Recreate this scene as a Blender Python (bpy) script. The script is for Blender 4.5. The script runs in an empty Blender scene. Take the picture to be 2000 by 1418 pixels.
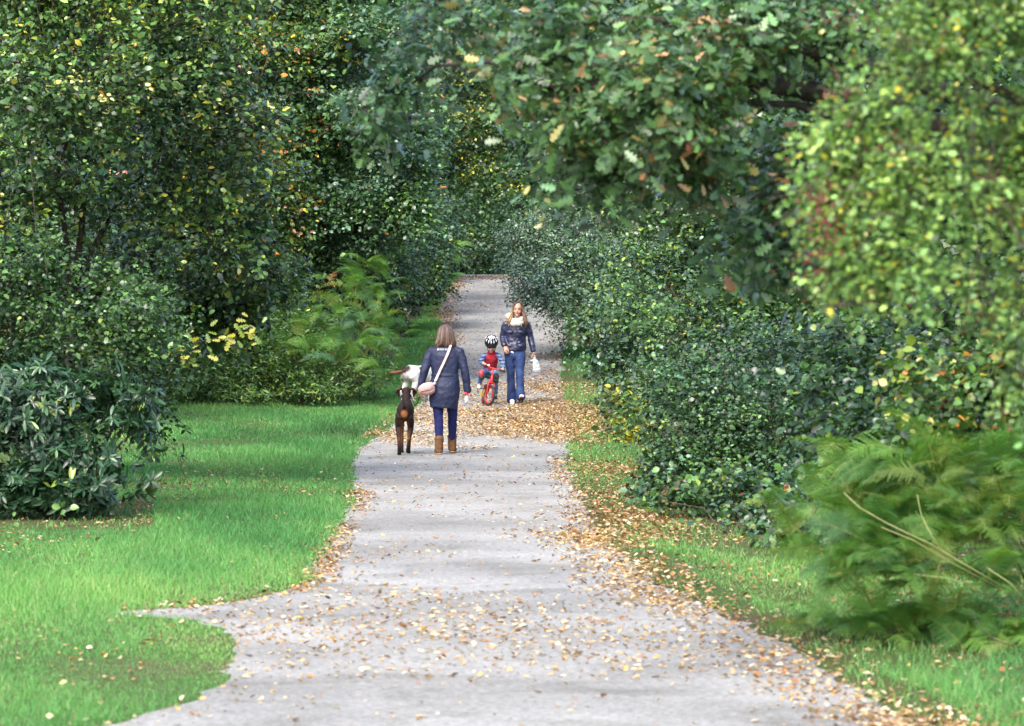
import bpy, math, random
import numpy as np
from mathutils import Vector, Matrix

# ------------------------------------------------------------------ camera, sky, sun, exposure
SC = bpy.context.scene
COL = SC.collection
F = 7500.0                      # focal length in photo pixels (135 mm on a 36 mm wide frame, 2000 px)
HZ = 550.0                      # photo row of the eye level
EYE = 2.25
cam_d = bpy.data.cameras.new("camera")
cam_d.sensor_width = 36.0
cam_d.lens = 135.0
cam_d.clip_end = 2000.0
cam_d.clip_start = 0.5
cam_d.dof.use_dof = True
cam_d.dof.focus_distance = 53.0
cam_d.dof.aperture_fstop = 5.4
cam = bpy.data.objects.new("camera", cam_d)
COL.objects.link(cam)
cam.location = (0, 0, EYE)
cam.rotation_euler = (math.radians(90) - math.atan((709 - HZ) / F), 0, 0)
SC.camera = cam

SUN_EL, SUN_ROT = math.radians(46), math.radians(203)
world = bpy.data.worlds.new("World")
SC.world = world
world.use_nodes = True
wn = world.node_tree
sky = wn.nodes.new("ShaderNodeTexSky")
sky.sky_type = 'NISHITA'
sky.sun_disc = False
sky.sun_elevation = SUN_EL
sky.sun_rotation = SUN_ROT
sky.dust_density = 3.0
sky.air_density = 0.85
sky.ozone_density = 0.0
bg = wn.nodes["Background"]
bg.inputs["Strength"].default_value = 0.15
wn.links.new(sky.outputs["Color"], bg.inputs["Color"])
sun_d = bpy.data.lights.new("sun", 'SUN')
sun_d.energy = 0.9
sun_d.angle = math.radians(22)
sun_d.color = (1.0, 0.985, 0.96)
sun = bpy.data.objects.new("sun", sun_d)
COL.objects.link(sun)
sdir = Vector((math.sin(SUN_ROT) * math.cos(SUN_EL), math.cos(SUN_ROT) * math.cos(SUN_EL), math.sin(SUN_EL)))
sun.rotation_euler = sdir.to_track_quat('Z', 'Y').to_euler()
vs = SC.view_settings
vs.view_transform = 'Standard'
vs.look = 'None'
vs.gamma = 1.0
vs.use_curve_mapping = False
vs.exposure = 2.08
SC.render.engine = 'CYCLES'
cy = SC.cycles
cy.max_bounces = 6
cy.diffuse_bounces = 3
cy.glossy_bounces = 2
cy.transmission_bounces = 3
cy.transparent_max_bounces = 4
cy.caustics_reflective = False
cy.caustics_refractive = False

# ------------------------------------------------------------------ terrain profile and photo-to-ground helpers
_zd = np.array([-50, 46, 54, 62, 66, 72, 80, 90, 100, 108, 118, 150, 400, 900.])
_zz = np.array([0, 0, .05, .19, .32, .66, 1.22, 1.88, 2.34, 2.46, 2.25, 1.2, 0.4, 0.4])
_dd = np.linspace(-50, 900, 9501)
_zf = np.interp(_dd, _zd, _zz)
_k = np.ones(41) / 41.0
_zf = np.convolve(np.pad(_zf, 20, mode='edge'), _k, mode='valid')

def zg(d):
    return np.interp(d, _dd, _zf)

def row_to_d(py):
    """distance at which the ground shows on this photo row"""
    ds = np.linspace(6, 108, 6000)
    rows = HZ + F * (EYE - zg(ds)) / ds
    return np.interp(-np.asarray(py, float), -rows, ds)

def P(px, py, d):
    return Vector(((px - 1000.0) / F * d, d, EYE - (py - HZ) / F * d))

def G(px, py):
    d = float(row_to_d(py))
    return Vector(((px - 1000.0) / F * d, d, float(zg(d))))

# ------------------------------------------------------------------ object helpers
def link(o, parent=None):
    COL.objects.link(o)
    if parent is not None:
        o.parent = parent
    return o

def tag(o, label=None, cat=None, group=None, kind=None):
    if label: o['label'] = label
    if cat: o['category'] = cat
    if group: o['group'] = group
    if kind: o['kind'] = kind
    return o

def empty(name, loc, label, cat, group=None):
    o = bpy.data.objects.new(name, None)
    o.empty_display_size = 0.1
    link(o)
    o.location = loc
    return tag(o, label, cat, group)

def tri_mesh(name, V, T, colors=None, mat=None, smooth=False):
    """mesh from numpy vertices and triangles (fast)"""
    V = np.ascontiguousarray(V, np.float32)
    T = np.ascontiguousarray(T, np.int32)
    me = bpy.data.meshes.new(name)
    me.vertices.add(len(V))
    me.vertices.foreach_set("co", V.ravel())
    me.loops.add(T.size)
    me.loops.foreach_set("vertex_index", T.ravel())
    me.polygons.add(len(T))
    me.polygons.foreach_set("loop_start", np.arange(0, T.size, 3, dtype=np.int32))
    me.polygons.foreach_set("loop_total", np.full(len(T), 3, np.int32))
    if smooth:
        me.polygons.foreach_set("use_smooth", np.ones(len(T), bool))
    me.update(calc_edges=True)
    if colors is not None:
        a = me.attributes.new("tint", 'FLOAT_COLOR', 'POINT')
        c = np.ones((len(V), 4), np.float32)
        c[:, :3] = colors
        a.data.foreach_set("color", c.ravel())
    if mat: me.materials.append(mat)
    return me

def py_mesh(name, V, Fc, mat=None, smooth=True):
    me = bpy.data.meshes.new(name)
    me.from_pydata([tuple(v) for v in V], [], Fc)
    me.update()
    if smooth:
        me.polygons.foreach_set("use_smooth", np.ones(len(me.polygons), bool))
    if mat: me.materials.append(mat)
    return me

def add(name, me, parent=None, loc=None):
    o = bpy.data.objects.new(name, me)
    link(o, parent)
    if loc is not None: o.location = loc
    return o

def unit(a):
    return a / (np.linalg.norm(a, axis=-1, keepdims=True) + 1e-9)

_nr = np.random.RandomState(5)
_nk = unit(_nr.normal(size=(10, 3))) * _nr.uniform(.6, 1.9, (10, 1))
_np = _nr.uniform(0, 6.28, 10)
def n3(p):
    return np.sin(p @ _nk.T + _np).sum(-1) / 2.2

def tube(pts, rad, sides=5, V=None, Fc=None):
    """append a tapered tube along a polyline"""
    V = [] if V is None else V
    Fc = [] if Fc is None else Fc
    pts = [Vector(p) for p in pts]
    n = len(pts)
    base = len(V)
    for i, p in enumerate(pts):
        t = (pts[min(i + 1, n - 1)] - pts[max(i - 1, 0)]).normalized()
        ref = Vector((0, 0, 1)) if abs(t.z) < .8 else Vector((1, 0, 0))
        x = t.cross(ref).normalized()
        y = t.cross(x)
        for k in range(sides):
            a = 2 * math.pi * k / sides
            V.append(p + (x * math.cos(a) + y * math.sin(a)) * rad[i])
    for i in range(n - 1):
        for k in range(sides):
            a, b = base + i * sides + k, base + i * sides + (k + 1) % sides
            Fc.append((a, b, b + sides, a + sides))
    Fc.append(tuple(base + (n - 1) * sides + k for k in range(sides)))
    Fc.append(tuple(base + k for k in reversed(range(sides))))
    return V, Fc

# ------------------------------------------------------------------ materials
def mat_new(name):
    m = bpy.data.materials.new(name)
    m.use_nodes = True
    nt = m.node_tree
    return m, nt, nt.nodes["Principled BSDF"], nt.nodes["Material Output"]

def node(nt, typ, **kw):
    n = nt.nodes.new(typ)
    for k, v in kw.items():
        if k in n.inputs: n.inputs[k].default_value = v
        else: setattr(n, k, v)
    return n

def leaf_material(name, rough=.42, trans=.28, spec=.5):
    m, nt, p, out = mat_new(name)
    at = node(nt, "ShaderNodeAttribute", attribute_name="tint")
    tc = node(nt, "ShaderNodeTexCoord")
    no = node(nt, "ShaderNodeTexNoise", Scale=38.0, Detail=2.0)
    nt.links.new(tc.outputs["Object"], no.inputs["Vector"])
    mr = node(nt, "ShaderNodeMapRange")
    mr.inputs["To Min"].default_value = .75
    mr.inputs["To Max"].default_value = 1.25
    nt.links.new(no.outputs["Fac"], mr.inputs["Value"])
    mul = node(nt, "ShaderNodeVectorMath", operation='SCALE')
    nt.links.new(at.outputs["Color"], mul.inputs[0])
    nt.links.new(mr.outputs["Result"], mul.inputs["Scale"])
    nt.links.new(mul.outputs["Vector"], p.inputs["Base Color"])
    p.inputs["Roughness"].default_value = rough
    p.inputs["Specular IOR Level"].default_value = spec
    tr = node(nt, "ShaderNodeBsdfTranslucent")
    warm = node(nt, "ShaderNodeVectorMath", operation='MULTIPLY')
    warm.inputs[1].default_value = (1.5, 1.5, .7)
    nt.links.new(mul.outputs["Vector"], warm.inputs[0])
    nt.links.new(warm.outputs["Vector"], tr.inputs["Color"])
    mx = node(nt, "ShaderNodeMixShader")
    mx.inputs["Fac"].default_value = trans
    nt.links.new(p.outputs["BSDF"], mx.inputs[1])
    nt.links.new(tr.outputs["BSDF"], mx.inputs[2])
    nt.links.new(mx.outputs["Shader"], out.inputs["Surface"])
    return m

def surf_material(name, ca, cb, scale=8.0, rough=.8, bump=.15, bscale=60.0, spec=.3, detail=4.0, coord="Object"):
    m, nt, p, out = mat_new(name)
    tc = node(nt, "ShaderNodeTexCoord")
    no = node(nt, "ShaderNodeTexNoise", Scale=scale, Detail=detail)
    nt.links.new(tc.outputs[coord], no.inputs["Vector"])
    rp = node(nt, "ShaderNodeValToRGB")
    rp.color_ramp.elements[0].position = .32
    rp.color_ramp.elements[1].position = .68
    rp.color_ramp.elements[0].color = (*ca, 1)
    rp.color_ramp.elements[1].color = (*cb, 1)
    nt.links.new(no.outputs["Fac"], rp.inputs["Fac"])
    nt.links.new(rp.outputs["Color"], p.inputs["Base Color"])
    p.inputs["Roughness"].default_value = rough
    p.inputs["Specular IOR Level"].default_value = spec
    n2 = node(nt, "ShaderNodeTexNoise", Scale=bscale, Detail=3.0)
    nt.links.new(tc.outputs[coord], n2.inputs["Vector"])
    bp = node(nt, "ShaderNodeBump")
    bp.inputs["Strength"].default_value = bump
    bp.inputs["Distance"].default_value = .01
    nt.links.new(n2.outputs["Fac"], bp.inputs["Height"])
    nt.links.new(bp.outputs["Normal"], p.inputs["Normal"])
    return m

M_LEAF = leaf_material("leaf_soft", .36, .15, .5)
M_GLOSS = leaf_material("leaf_glossy", .36, .10, .5)
M_FERN = leaf_material("bracken_blade", .5, .38, .35)
M_THIN = leaf_material("leaf_thin", .42, .30, .4)
M_GRASS = leaf_material("grass_blade", .5, .35, .3)
M_DRY = leaf_material("dry_leaf", .7, .12, .2)
M_BARK = surf_material("bark", (.016, .013, .010), (.045, .038, .028), 14, .9, .6, 45, .15)
M_TWIG = surf_material("twig_bark", (.03, .025, .018), (.085, .07, .05), 20, .85, .3, 80, .2)
# ------------------------------------------------------------------ ground and path
def grid_sheet(name, xs, ds, zfun, mat):
    X, D = np.meshgrid(xs, ds)
    Z = zfun(X, D)
    V = np.stack([X, D, Z], -1).reshape(-1, 3)
    nx, nd = len(xs), len(ds)
    i = (np.arange(nd - 1)[:, None] * nx + np.arange(nx - 1)[None]).ravel()
    T = np.concatenate([np.stack([i, i + 1, i + nx + 1], 1), np.stack([i, i + nx + 1, i + nx], 1)])
    return tri_mesh(name, V, T, None, mat, True)

m, nt, p, out = mat_new("soil_and_turf")
tc = node(nt, "ShaderNodeTexCoord")
n1 = node(nt, "ShaderNodeTexNoise", Scale=1.1, Detail=5.0)
n2 = node(nt, "ShaderNodeTexNoise", Scale=30.0, Detail=4.0)
nt.links.new(tc.outputs["Object"], n1.inputs["Vector"])
nt.links.new(tc.outputs["Object"], n2.inputs["Vector"])
r1 = node(nt, "ShaderNodeValToRGB")
r1.color_ramp.elements[0].position, r1.color_ramp.elements[1].position = .4, .66
r1.color_ramp.elements[0].color, r1.color_ramp.elements[1].color = (.05, .085, .02, 1), (.075, .06, .03, 1)
r2 = node(nt, "ShaderNodeValToRGB")
r2.color_ramp.elements[0].color, r2.color_ramp.elements[1].color = (.5, .5, .5, 1), (1.3, 1.3, 1.3, 1)
mu = node(nt, "ShaderNodeVectorMath", operation='MULTIPLY')
nt.links.new(n1.outputs["Fac"], r1.inputs["Fac"])
nt.links.new(n2.outputs["Fac"], r2.inputs["Fac"])
nt.links.new(r1.outputs["Color"], mu.inputs[0])
nt.links.new(r2.outputs["Color"], mu.inputs[1])
nt.links.new(mu.outputs["Vector"], p.inputs["Base Color"])
p.inputs["Roughness"].default_value = .95
p.inputs["Specular IOR Level"].default_value = .1
M_SOIL = m

def zterr(x, d):
    x, d = np.asarray(x, float), np.asarray(d, float)
    off = np.clip(np.abs(x) - 9, 0, 60)
    bank = np.clip((d - 62.8) / 4.5, 0, 1) * np.clip((-2.35 - x + (d - 64) * .012) / 1.6, 0, 1)
    bank = bank * bank * (3 - 2 * bank)
    return zg(d) + 1.0 * bank + off * .05 + .25 * np.clip(off, 0, 1) * n3(np.stack([x * .3, d * .3, x * 0], -1))

xs = np.unique(np.concatenate([np.linspace(-400, -12, 30), np.linspace(-12, 12, 49), np.linspace(12, 400, 30)]))
ds = np.unique(np.concatenate([np.linspace(-60, 16, 12), np.linspace(16, 130, 115), np.linspace(130, 800, 40)]))
g = add("ground", grid_sheet("ground", xs, ds, zterr, M_SOIL))
tag(g, "turf and leaf mould either side of the path", kind='structure')

# path outline read off the photo: (column, row)
LEFT_FAR = [(690, 885), (728, 862), (752, 843), (762, 830), (790, 812), (830, 780), (846, 740), (852, 700), (856, 660), (858, 620), (862, 590), (872, 565), (890, 545), (897, 538)]
RIGHT_FAR = [(1108, 885), (1112, 865), (1118, 843), (1116, 830), (1112, 812), (1104, 780), (1096, 740), (1100, 700), (1108, 660), (1106, 620), (1100, 590), (1090, 565), (1078, 545), (1074, 538)]
LEFT_NEAR = [(690, 885), (688, 910), (690, 950), (684, 985), (664, 1020), (640, 1050), (622, 1085), (606, 1115), (598, 1140), (560, 1155), (520, 1165), (470, 1175), (400, 1185), (300, 1192), (222, 1198)]
LOBE = [(226, 1203), (300, 1207), (390, 1214), (440, 1232), (462, 1262), (458, 1295), (440, 1335), (395, 1362), (330, 1385), (262, 1405), (205, 1420), (60, 1450), (-200, 1490), (-700, 1560)]
RIGHT_NEAR = [(1108, 885), (1112, 910), (1128, 950), (1142, 985), (1160, 1020), (1178, 1050), (1215, 1085), (1250, 1115), (1300, 1150), (1370, 1185), (1440, 1215), (1520, 1255), (1590, 1300), (1660, 1340), (1720, 1375), (1790, 1418), (1900, 1490), (2080, 1600)]

def gpts(L):
    A = np.array(L, float)
    d = row_to_d(A[:, 1])
    return np.stack([(A[:, 0] - 1000) / F * d, d], 1)

def densify(A, step, jit, seed):
    rng = np.random.RandomState(seed)
    o = [A[0]]
    for a, b in zip(A[:-1], A[1:]):
        L = np.linalg.norm(b - a)
        k = max(1, int(L / step))
        for i in range(1, k + 1):
            q = a + (b - a) * i / k
            if i < k: q = q + rng.normal(0, jit, 2) * np.array([1, .6])
            o.append(q)
    return np.array(o)

lf, rf = gpts(LEFT_FAR), gpts(RIGHT_FAR)
ln, lo, rn = densify(gpts(LEFT_NEAR), .17, .035, 1), densify(gpts(LOBE), .17, .03, 2), densify(gpts(RIGHT_NEAR), .17, .04, 3)
d0 = lf[0, 1]
near_tail = np.array([[-9.0, 7.5], [6.0, 7.5], [4.2, 9.0]])
near_poly = np.concatenate([ln, lo, near_tail, rn[::-1]])

m, nt, p, out = mat_new("worn_tarmac")
tc = node(nt, "ShaderNodeTexCoord")
na = node(nt, "ShaderNodeTexNoise", Scale=.55, Detail=5.0)
nb = node(nt, "ShaderNodeTexNoise", Scale=22.0, Detail=6.0)
nc = node(nt, "ShaderNodeTexVoronoi", Scale=70.0)
for q in (na, nb, nc): nt.links.new(tc.outputs["Object"], q.inputs["Vector"])
ra = node(nt, "ShaderNodeValToRGB")
ra.color_ramp.elements[0].position, ra.color_ramp.elements[1].position = .34, .64
ra.color_ramp.elements[0].color, ra.color_ramp.elements[1].color = (.196, .194, .183, 1), (.300, .299, .287, 1)
rb = node(nt, "ShaderNodeValToRGB")
rb.color_ramp.elements[0].position, rb.color_ramp.elements[1].position = .3, .7
rb.color_ramp.elements[0].color, rb.color_ramp.elements[1].color = (.62, .61, .58, 1), (1.22, 1.21, 1.19, 1)
mu = node(nt, "ShaderNodeVectorMath", operation='MULTIPLY')
nt.links.new(na.outputs["Fac"], ra.inputs["Fac"])
nt.links.new(nb.outputs["Fac"], rb.inputs["Fac"])
nt.links.new(ra.outputs["Color"], mu.inputs[0])
nt.links.new(rb.outputs["Color"], mu.inputs[1])
nd = node(nt, "ShaderNodeTexNoise", Scale=.9, Detail=7.0, Roughness=.7, Distortion=1.4)      # old stains and repairs
ne = node(nt, "ShaderNodeTexNoise", Scale=140.0, Detail=2.0)                                   # stone grain
for q in (nd, ne): nt.links.new(tc.outputs["Object"], q.inputs["Vector"])
rd_ = node(nt, "ShaderNodeValToRGB")
rd_.color_ramp.elements[0].position, rd_.color_ramp.elements[1].position = .36, .50
rd_.color_ramp.elements[0].color, rd_.color_ramp.elements[1].color = (.74, .73, .70, 1), (1, 1, 1, 1)
re_ = node(nt, "ShaderNodeValToRGB")
re_.color_ramp.elements[0].position, re_.color_ramp.elements[1].position = .3, .7
re_.color_ramp.elements[0].color, re_.color_ramp.elements[1].color = (.6, .6, .6, 1), (1.35, 1.34, 1.32, 1)
nt.links.new(nd.outputs["Fac"], rd_.inputs["Fac"]); nt.links.new(ne.outputs["Fac"], re_.inputs["Fac"])
m2 = node(nt, "ShaderNodeVectorMath", operation='MULTIPLY'); m3 = node(nt, "ShaderNodeVectorMath", operation='MULTIPLY')
nt.links.new(mu.outputs["Vector"], m2.inputs[0]); nt.links.new(rd_.outputs["Color"], m2.inputs[1])
nt.links.new(m2.outputs["Vector"], m3.inputs[0]); nt.links.new(re_.outputs["Color"], m3.inputs[1])
nt.links.new(m3.outputs["Vector"], p.inputs["Base Color"])
p.inputs["Roughness"].default_value = .85
p.inputs["Specular IOR Level"].default_value = .25
bp = node(nt, "ShaderNodeBump")
bp.inputs["Strength"].default_value = .35
bp.inputs["Distance"].default_value = .01
nt.links.new(nc.outputs["Distance"], bp.inputs["Height"])
nt.links.new(bp.outputs["Normal"], p.inputs["Normal"])
M_PATH = m

from mathutils.geometry import tessellate_polygon
pv = [Vector((a, b, 0)) for a, b in near_poly]
tris = tessellate_polygon([pv])
V = [(a, b, float(zg(b)) + .004) for a, b in near_poly]
rows = np.linspace(d0, 112, 130)
lx, rx = np.interp(rows, lf[:, 1], lf[:, 0]), np.interp(rows, rf[:, 1], rf[:, 0])
jr = np.random.RandomState(9)
lx[1:] += jr.normal(0, .035, 129)
rx[1:] += jr.normal(0, .035, 129)
Tn = [tuple(t) for t in tris]
b0 = len(V)
NX = 6
for i, d in enumerate(rows):
    for k in range(NX):
        x = lx[i] + (rx[i] - lx[i]) * k / (NX - 1)
        V.append((x, d, float(zg(d)) + .004))
for i in range(len(rows) - 1):
    for k in range(NX - 1):
        a = b0 + i * NX + k
        Tn += [(a, a + 1, a + NX + 1), (a, a + NX + 1, a + NX)]
V = np.array(V)
T = np.array(Tn)
nrm = np.cross(V[T[:, 1]] - V[T[:, 0]], V[T[:, 2]] - V[T[:, 0]])[:, 2]
T[nrm < 0] = T[nrm < 0][:, ::-1]
path = add("path", tri_mesh("path", V, T, None, M_PATH, True))
tag(path, "pale grey tarmac path running between the trees", kind='structure')

def in_path(x, d):
    """points on the path (vectorised)"""
    x, d = np.asarray(x, float), np.asarray(d, float)
    far = (d >= d0) & (x > np.interp(d, rows, lx)) & (x < np.interp(d, rows, rx)) & (d < 112)
    ins = np.zeros(len(x), bool)
    A = near_poly
    B = np.roll(A, -1, 0)
    for (x1, y1), (x2, y2) in zip(A, B):
        if y1 == y2: continue
        c = ((y1 > d) != (y2 > d)) & (x < (x2 - x1) * (d - y1) / (y2 - y1) + x1)
        ins ^= c
    return far | (ins & (d < d0))

def to_px(x, d, z=None):
    z = zg(d) if z is None else z
    return 1000 + F * x / d, HZ + F * (EYE - z) / d

_allL = np.concatenate([lf[::-1], gpts(LEFT_NEAR)[:13]])
_allL = _allL[np.argsort(_allL[:, 1])]
_allR = np.concatenate([rf, gpts(RIGHT_NEAR)[1:]])
_allR = _allR[np.argsort(_allR[:, 1])]
def left_x(d): return np.interp(d, _allL[:, 1], _allL[:, 0])
def right_x(d): return np.interp(d, _allR[:, 1], _allR[:, 0])

# ------------------------------------------------------------------ grass
def in_ell(px, py, cx, cy, rx, ry):
    return ((px - cx) / rx) ** 2 + ((py - cy) / ry) ** 2

def grass_density(x, d):
    px, py = to_px(x, d)
    L, R = left_x(d), right_x(d)
    nz = n3(np.stack([x * 2.2, d * .9, x * 0], -1))
    den = np.zeros(len(x))
    left = x < (L + R) / 2
    lawn = left & (d < 63.5)
    den[lawn] = 1
    den[lawn & (d > 34.6) & (d < 39.5) & (px < 300)] = .12
    den[lawn & (d > 39.5) & (px < 200)] = .15
    # thinner, leafy band of the lawn
    sparse_band = lawn & (np.exp(-((py - 945) / 14) ** 2) * (px < 560) * .75 > np.random.RandomState(4).uniform(0, 1, len(x)))
    den[sparse_band] = .25
    verge = left & (d >= 63.5) & (x > L - 1.05 + .15 * nz)
    den[verge] = 1.0
    right = ~left
    w = np.interp(py, [540, 640, 690, 760, 830, 860, 930, 980, 1040, 1090, 1150, 1240, 1420], [.1, .1, .7, .8, .8, .9, 1.2, 1.9, 2.6, 2.8, 2.9, 3.0, 3.0])
    rv = right & (x < R + w + .2 * nz)
    den[rv] = .7
    thin = right & (x < R + .28 + .12 * nz) & (py > 960)
    den[thin] = .12
    brown = right & (py > 925) & (py < 1045)
    den[brown] *= .55
    den[right & (nz < -.35)] *= .25
    pile = right & (py > 790) & (py < 850) & (px < 1200)
    den[pile] *= .4
    return den

def grass_all(label, side, seed, n):
    """blades get wider, taller and sparser with distance without a seam"""
    rng = np.random.RandomState(seed)
    tab = np.linspace(17, 112, 400)
    wide_t = np.minimum(tab * .137 + .6, 9)
    w_t = (2.1e5 / tab ** 1.45) * wide_t * np.clip((tab - 50) / 8, 1, 3.0) * (1.0 if side < 0 else np.clip((70 - tab) / 30, .6, 1))
    cdf = np.cumsum(w_t); cdf /= cdf[-1]
    d = np.interp(rng.uniform(size=n), cdf, tab)
    wide = np.minimum(d * .137 + .6, 9)
    x = rng.uniform(0, 1, n)
    x = -wide + x * (wide + np.interp(d, [17, 112], [0, 0])) if side < 0 else -1.0 + x * (wide + 1.0)
    ok = ~in_path(x + rng.normal(0, .035, n), d + rng.normal(0, .05, n)) & (rng.uniform(size=n) < grass_density(x, d))
    x, d = x[ok], d[ok]
    n = len(x)
    z = zterr(x, d)
    tuft = n3(np.stack([x * 3.3, d * 1.5, x * 0 + 1], -1))
    h = rng.uniform(.020, .055, n) * (1 + .3 * n3(np.stack([x * 1.3, d * .7, x * 0], -1)) + .25 * tuft) * (1 + (d - 17) / 160)
    h = np.maximum(h, .014)
    w = .0048 * (d / 17) ** .85
    yaw = rng.uniform(0, 6.28, n)
    lean = rng.normal(0, .55, (n, 2)) * h[:, None]
    dx, dy = np.cos(yaw) * w * .5, np.sin(yaw) * w * .5
    V = np.empty((n, 3, 3), np.float32)
    V[:, 0] = np.stack([x - dx, d - dy, z - .004], 1)
    V[:, 1] = np.stack([x + dx, d + dy, z - .004], 1)
    V[:, 2] = np.stack([x + lean[:, 0], d + lean[:, 1], z + h], 1)
    base = np.array([(.095, .265, .065), (.125, .31, .085), (.070, .205, .055), (.24, .29, .13)])
    c = base[rng.choice(4, n, p=[.40, .33, .18, .09])] * rng.uniform(.75, 1.25, (n, 1))
    tone = .7 * n3(np.stack([x * .8, d * .35, x * 0 + 3], -1)) + .6 * n3(np.stack([x * 3.1, d * 1.1, x * 0 + 5], -1))
    c *= (1 + .17 * tone)[:, None]
    c[:, 0] *= 1 + .16 * np.clip(tone, -1.5, 1.6)
    o = add("grass", tri_mesh("grass", V.reshape(-1, 3), np.arange(3 * n).reshape(-1, 3), np.repeat(c, 3, 0), M_GRASS))
    tag(o, label, "grass", kind='stuff')

grass_all("short bright green lawn grass on the inner side of the path bend", -1, 11, 760000)
grass_all("rough verge grass mixed with fallen leaves below the ferns", 1, 31, 600000)

# ------------------------------------------------------------------ leaf shapes
def tmpl(outline, fold=.25, curl=.0):
    """leaf from half outline [(w, t)...] t along the midrib 0..1; folded along the midrib; returns verts, tris"""
    V = [(0, 0, 0)]
    mids = []
    for w, t in outline:
        V += [(-w, t, w * fold - curl * t * t), (w, t, w * fold - curl * t * t), (0, t, -curl * t * t)]
    V.append((0, 1, -curl))
    T = []
    n = len(outline)
    T += [(0, 3, 1), (0, 2, 3)]
    for i in range(n - 1):
        a, b = 1 + 3 * i, 4 + 3 * i
        T += [(a, a + 2, b), (a + 2, b + 2, b), (a + 2, a + 1, b + 1), (a + 2, b + 1, b + 2)]
    e = 1 + 3 * (n - 1)
    T += [(e, e + 2, len(V) - 1), (e + 2, e + 1, len(V) - 1)]
    return np.array(V, np.float32), np.array(T, np.int32)

DIAMOND = (np.array([(0, 0, 0), (-.3, .5, .1), (.3, .5, .1), (0, 1, -.05)], np.float32), np.array([(0, 2, 1), (1, 2, 3)], np.int32))
OVAL = (np.array([(0, 0, 0), (-.27, .3, .07), (.27, .3, .07), (-.24, .68, .05), (.24, .68, .05), (0, 1, -.08)], np.float32),
        np.array([(0, 2, 1), (1, 2, 4), (1, 4, 3), (3, 4, 5)], np.int32))
LONG = tmpl([(.10, .25), (.15, .55), (.10, .85)], .35, .18)
OAK = tmpl([(.05, .12), (.20, .27), (.07, .36), (.29, .50), (.10, .60), (.31, .75), (.14, .84), (.18, .95)], .16, .10)
HAW = tmpl([(.10, .15), (.34, .42), (.20, .52), (.30, .72), (.14, .84)], .22, .1)
BROAD = tmpl([(.22, .12), (.38, .38), (.30, .68)], .2, .15)

def leaf_mats(d, n):
    """rotation matrices with columns (side, along, normal)"""
    d = unit(d)
    n = n - d * (n * d).sum(-1, keepdims=True)
    n = unit(n)
    s = np.cross(d, n)
    return np.stack([s, d, n], -1)

def leaf_cloud(pos, R, size, tm, colors, origin):
    tv, tt = tm
    V = np.einsum('nij,kj->nki', R, tv) * size[:, None, None] + pos[:, None, :] - np.array(origin)[None, None, :]
    N, k = len(pos), len(tv)
    T = (tt[None] + (np.arange(N) * k)[:, None, None]).reshape(-1, 3)
    return V.reshape(-1, 3), T, np.repeat(colors, k, 0)

def B(px, py, rx, ry, d, rd=None):
    """a lump of crown: centre and radii in metres from photo pixels at distance d"""
    s = F / d
    c = P(px, py, d)
    a, b = rx / s, ry / s
    return (np.array(c), np.array((a, rd if rd else (a + b) * .5, b)))

class Sprays: pass

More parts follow.
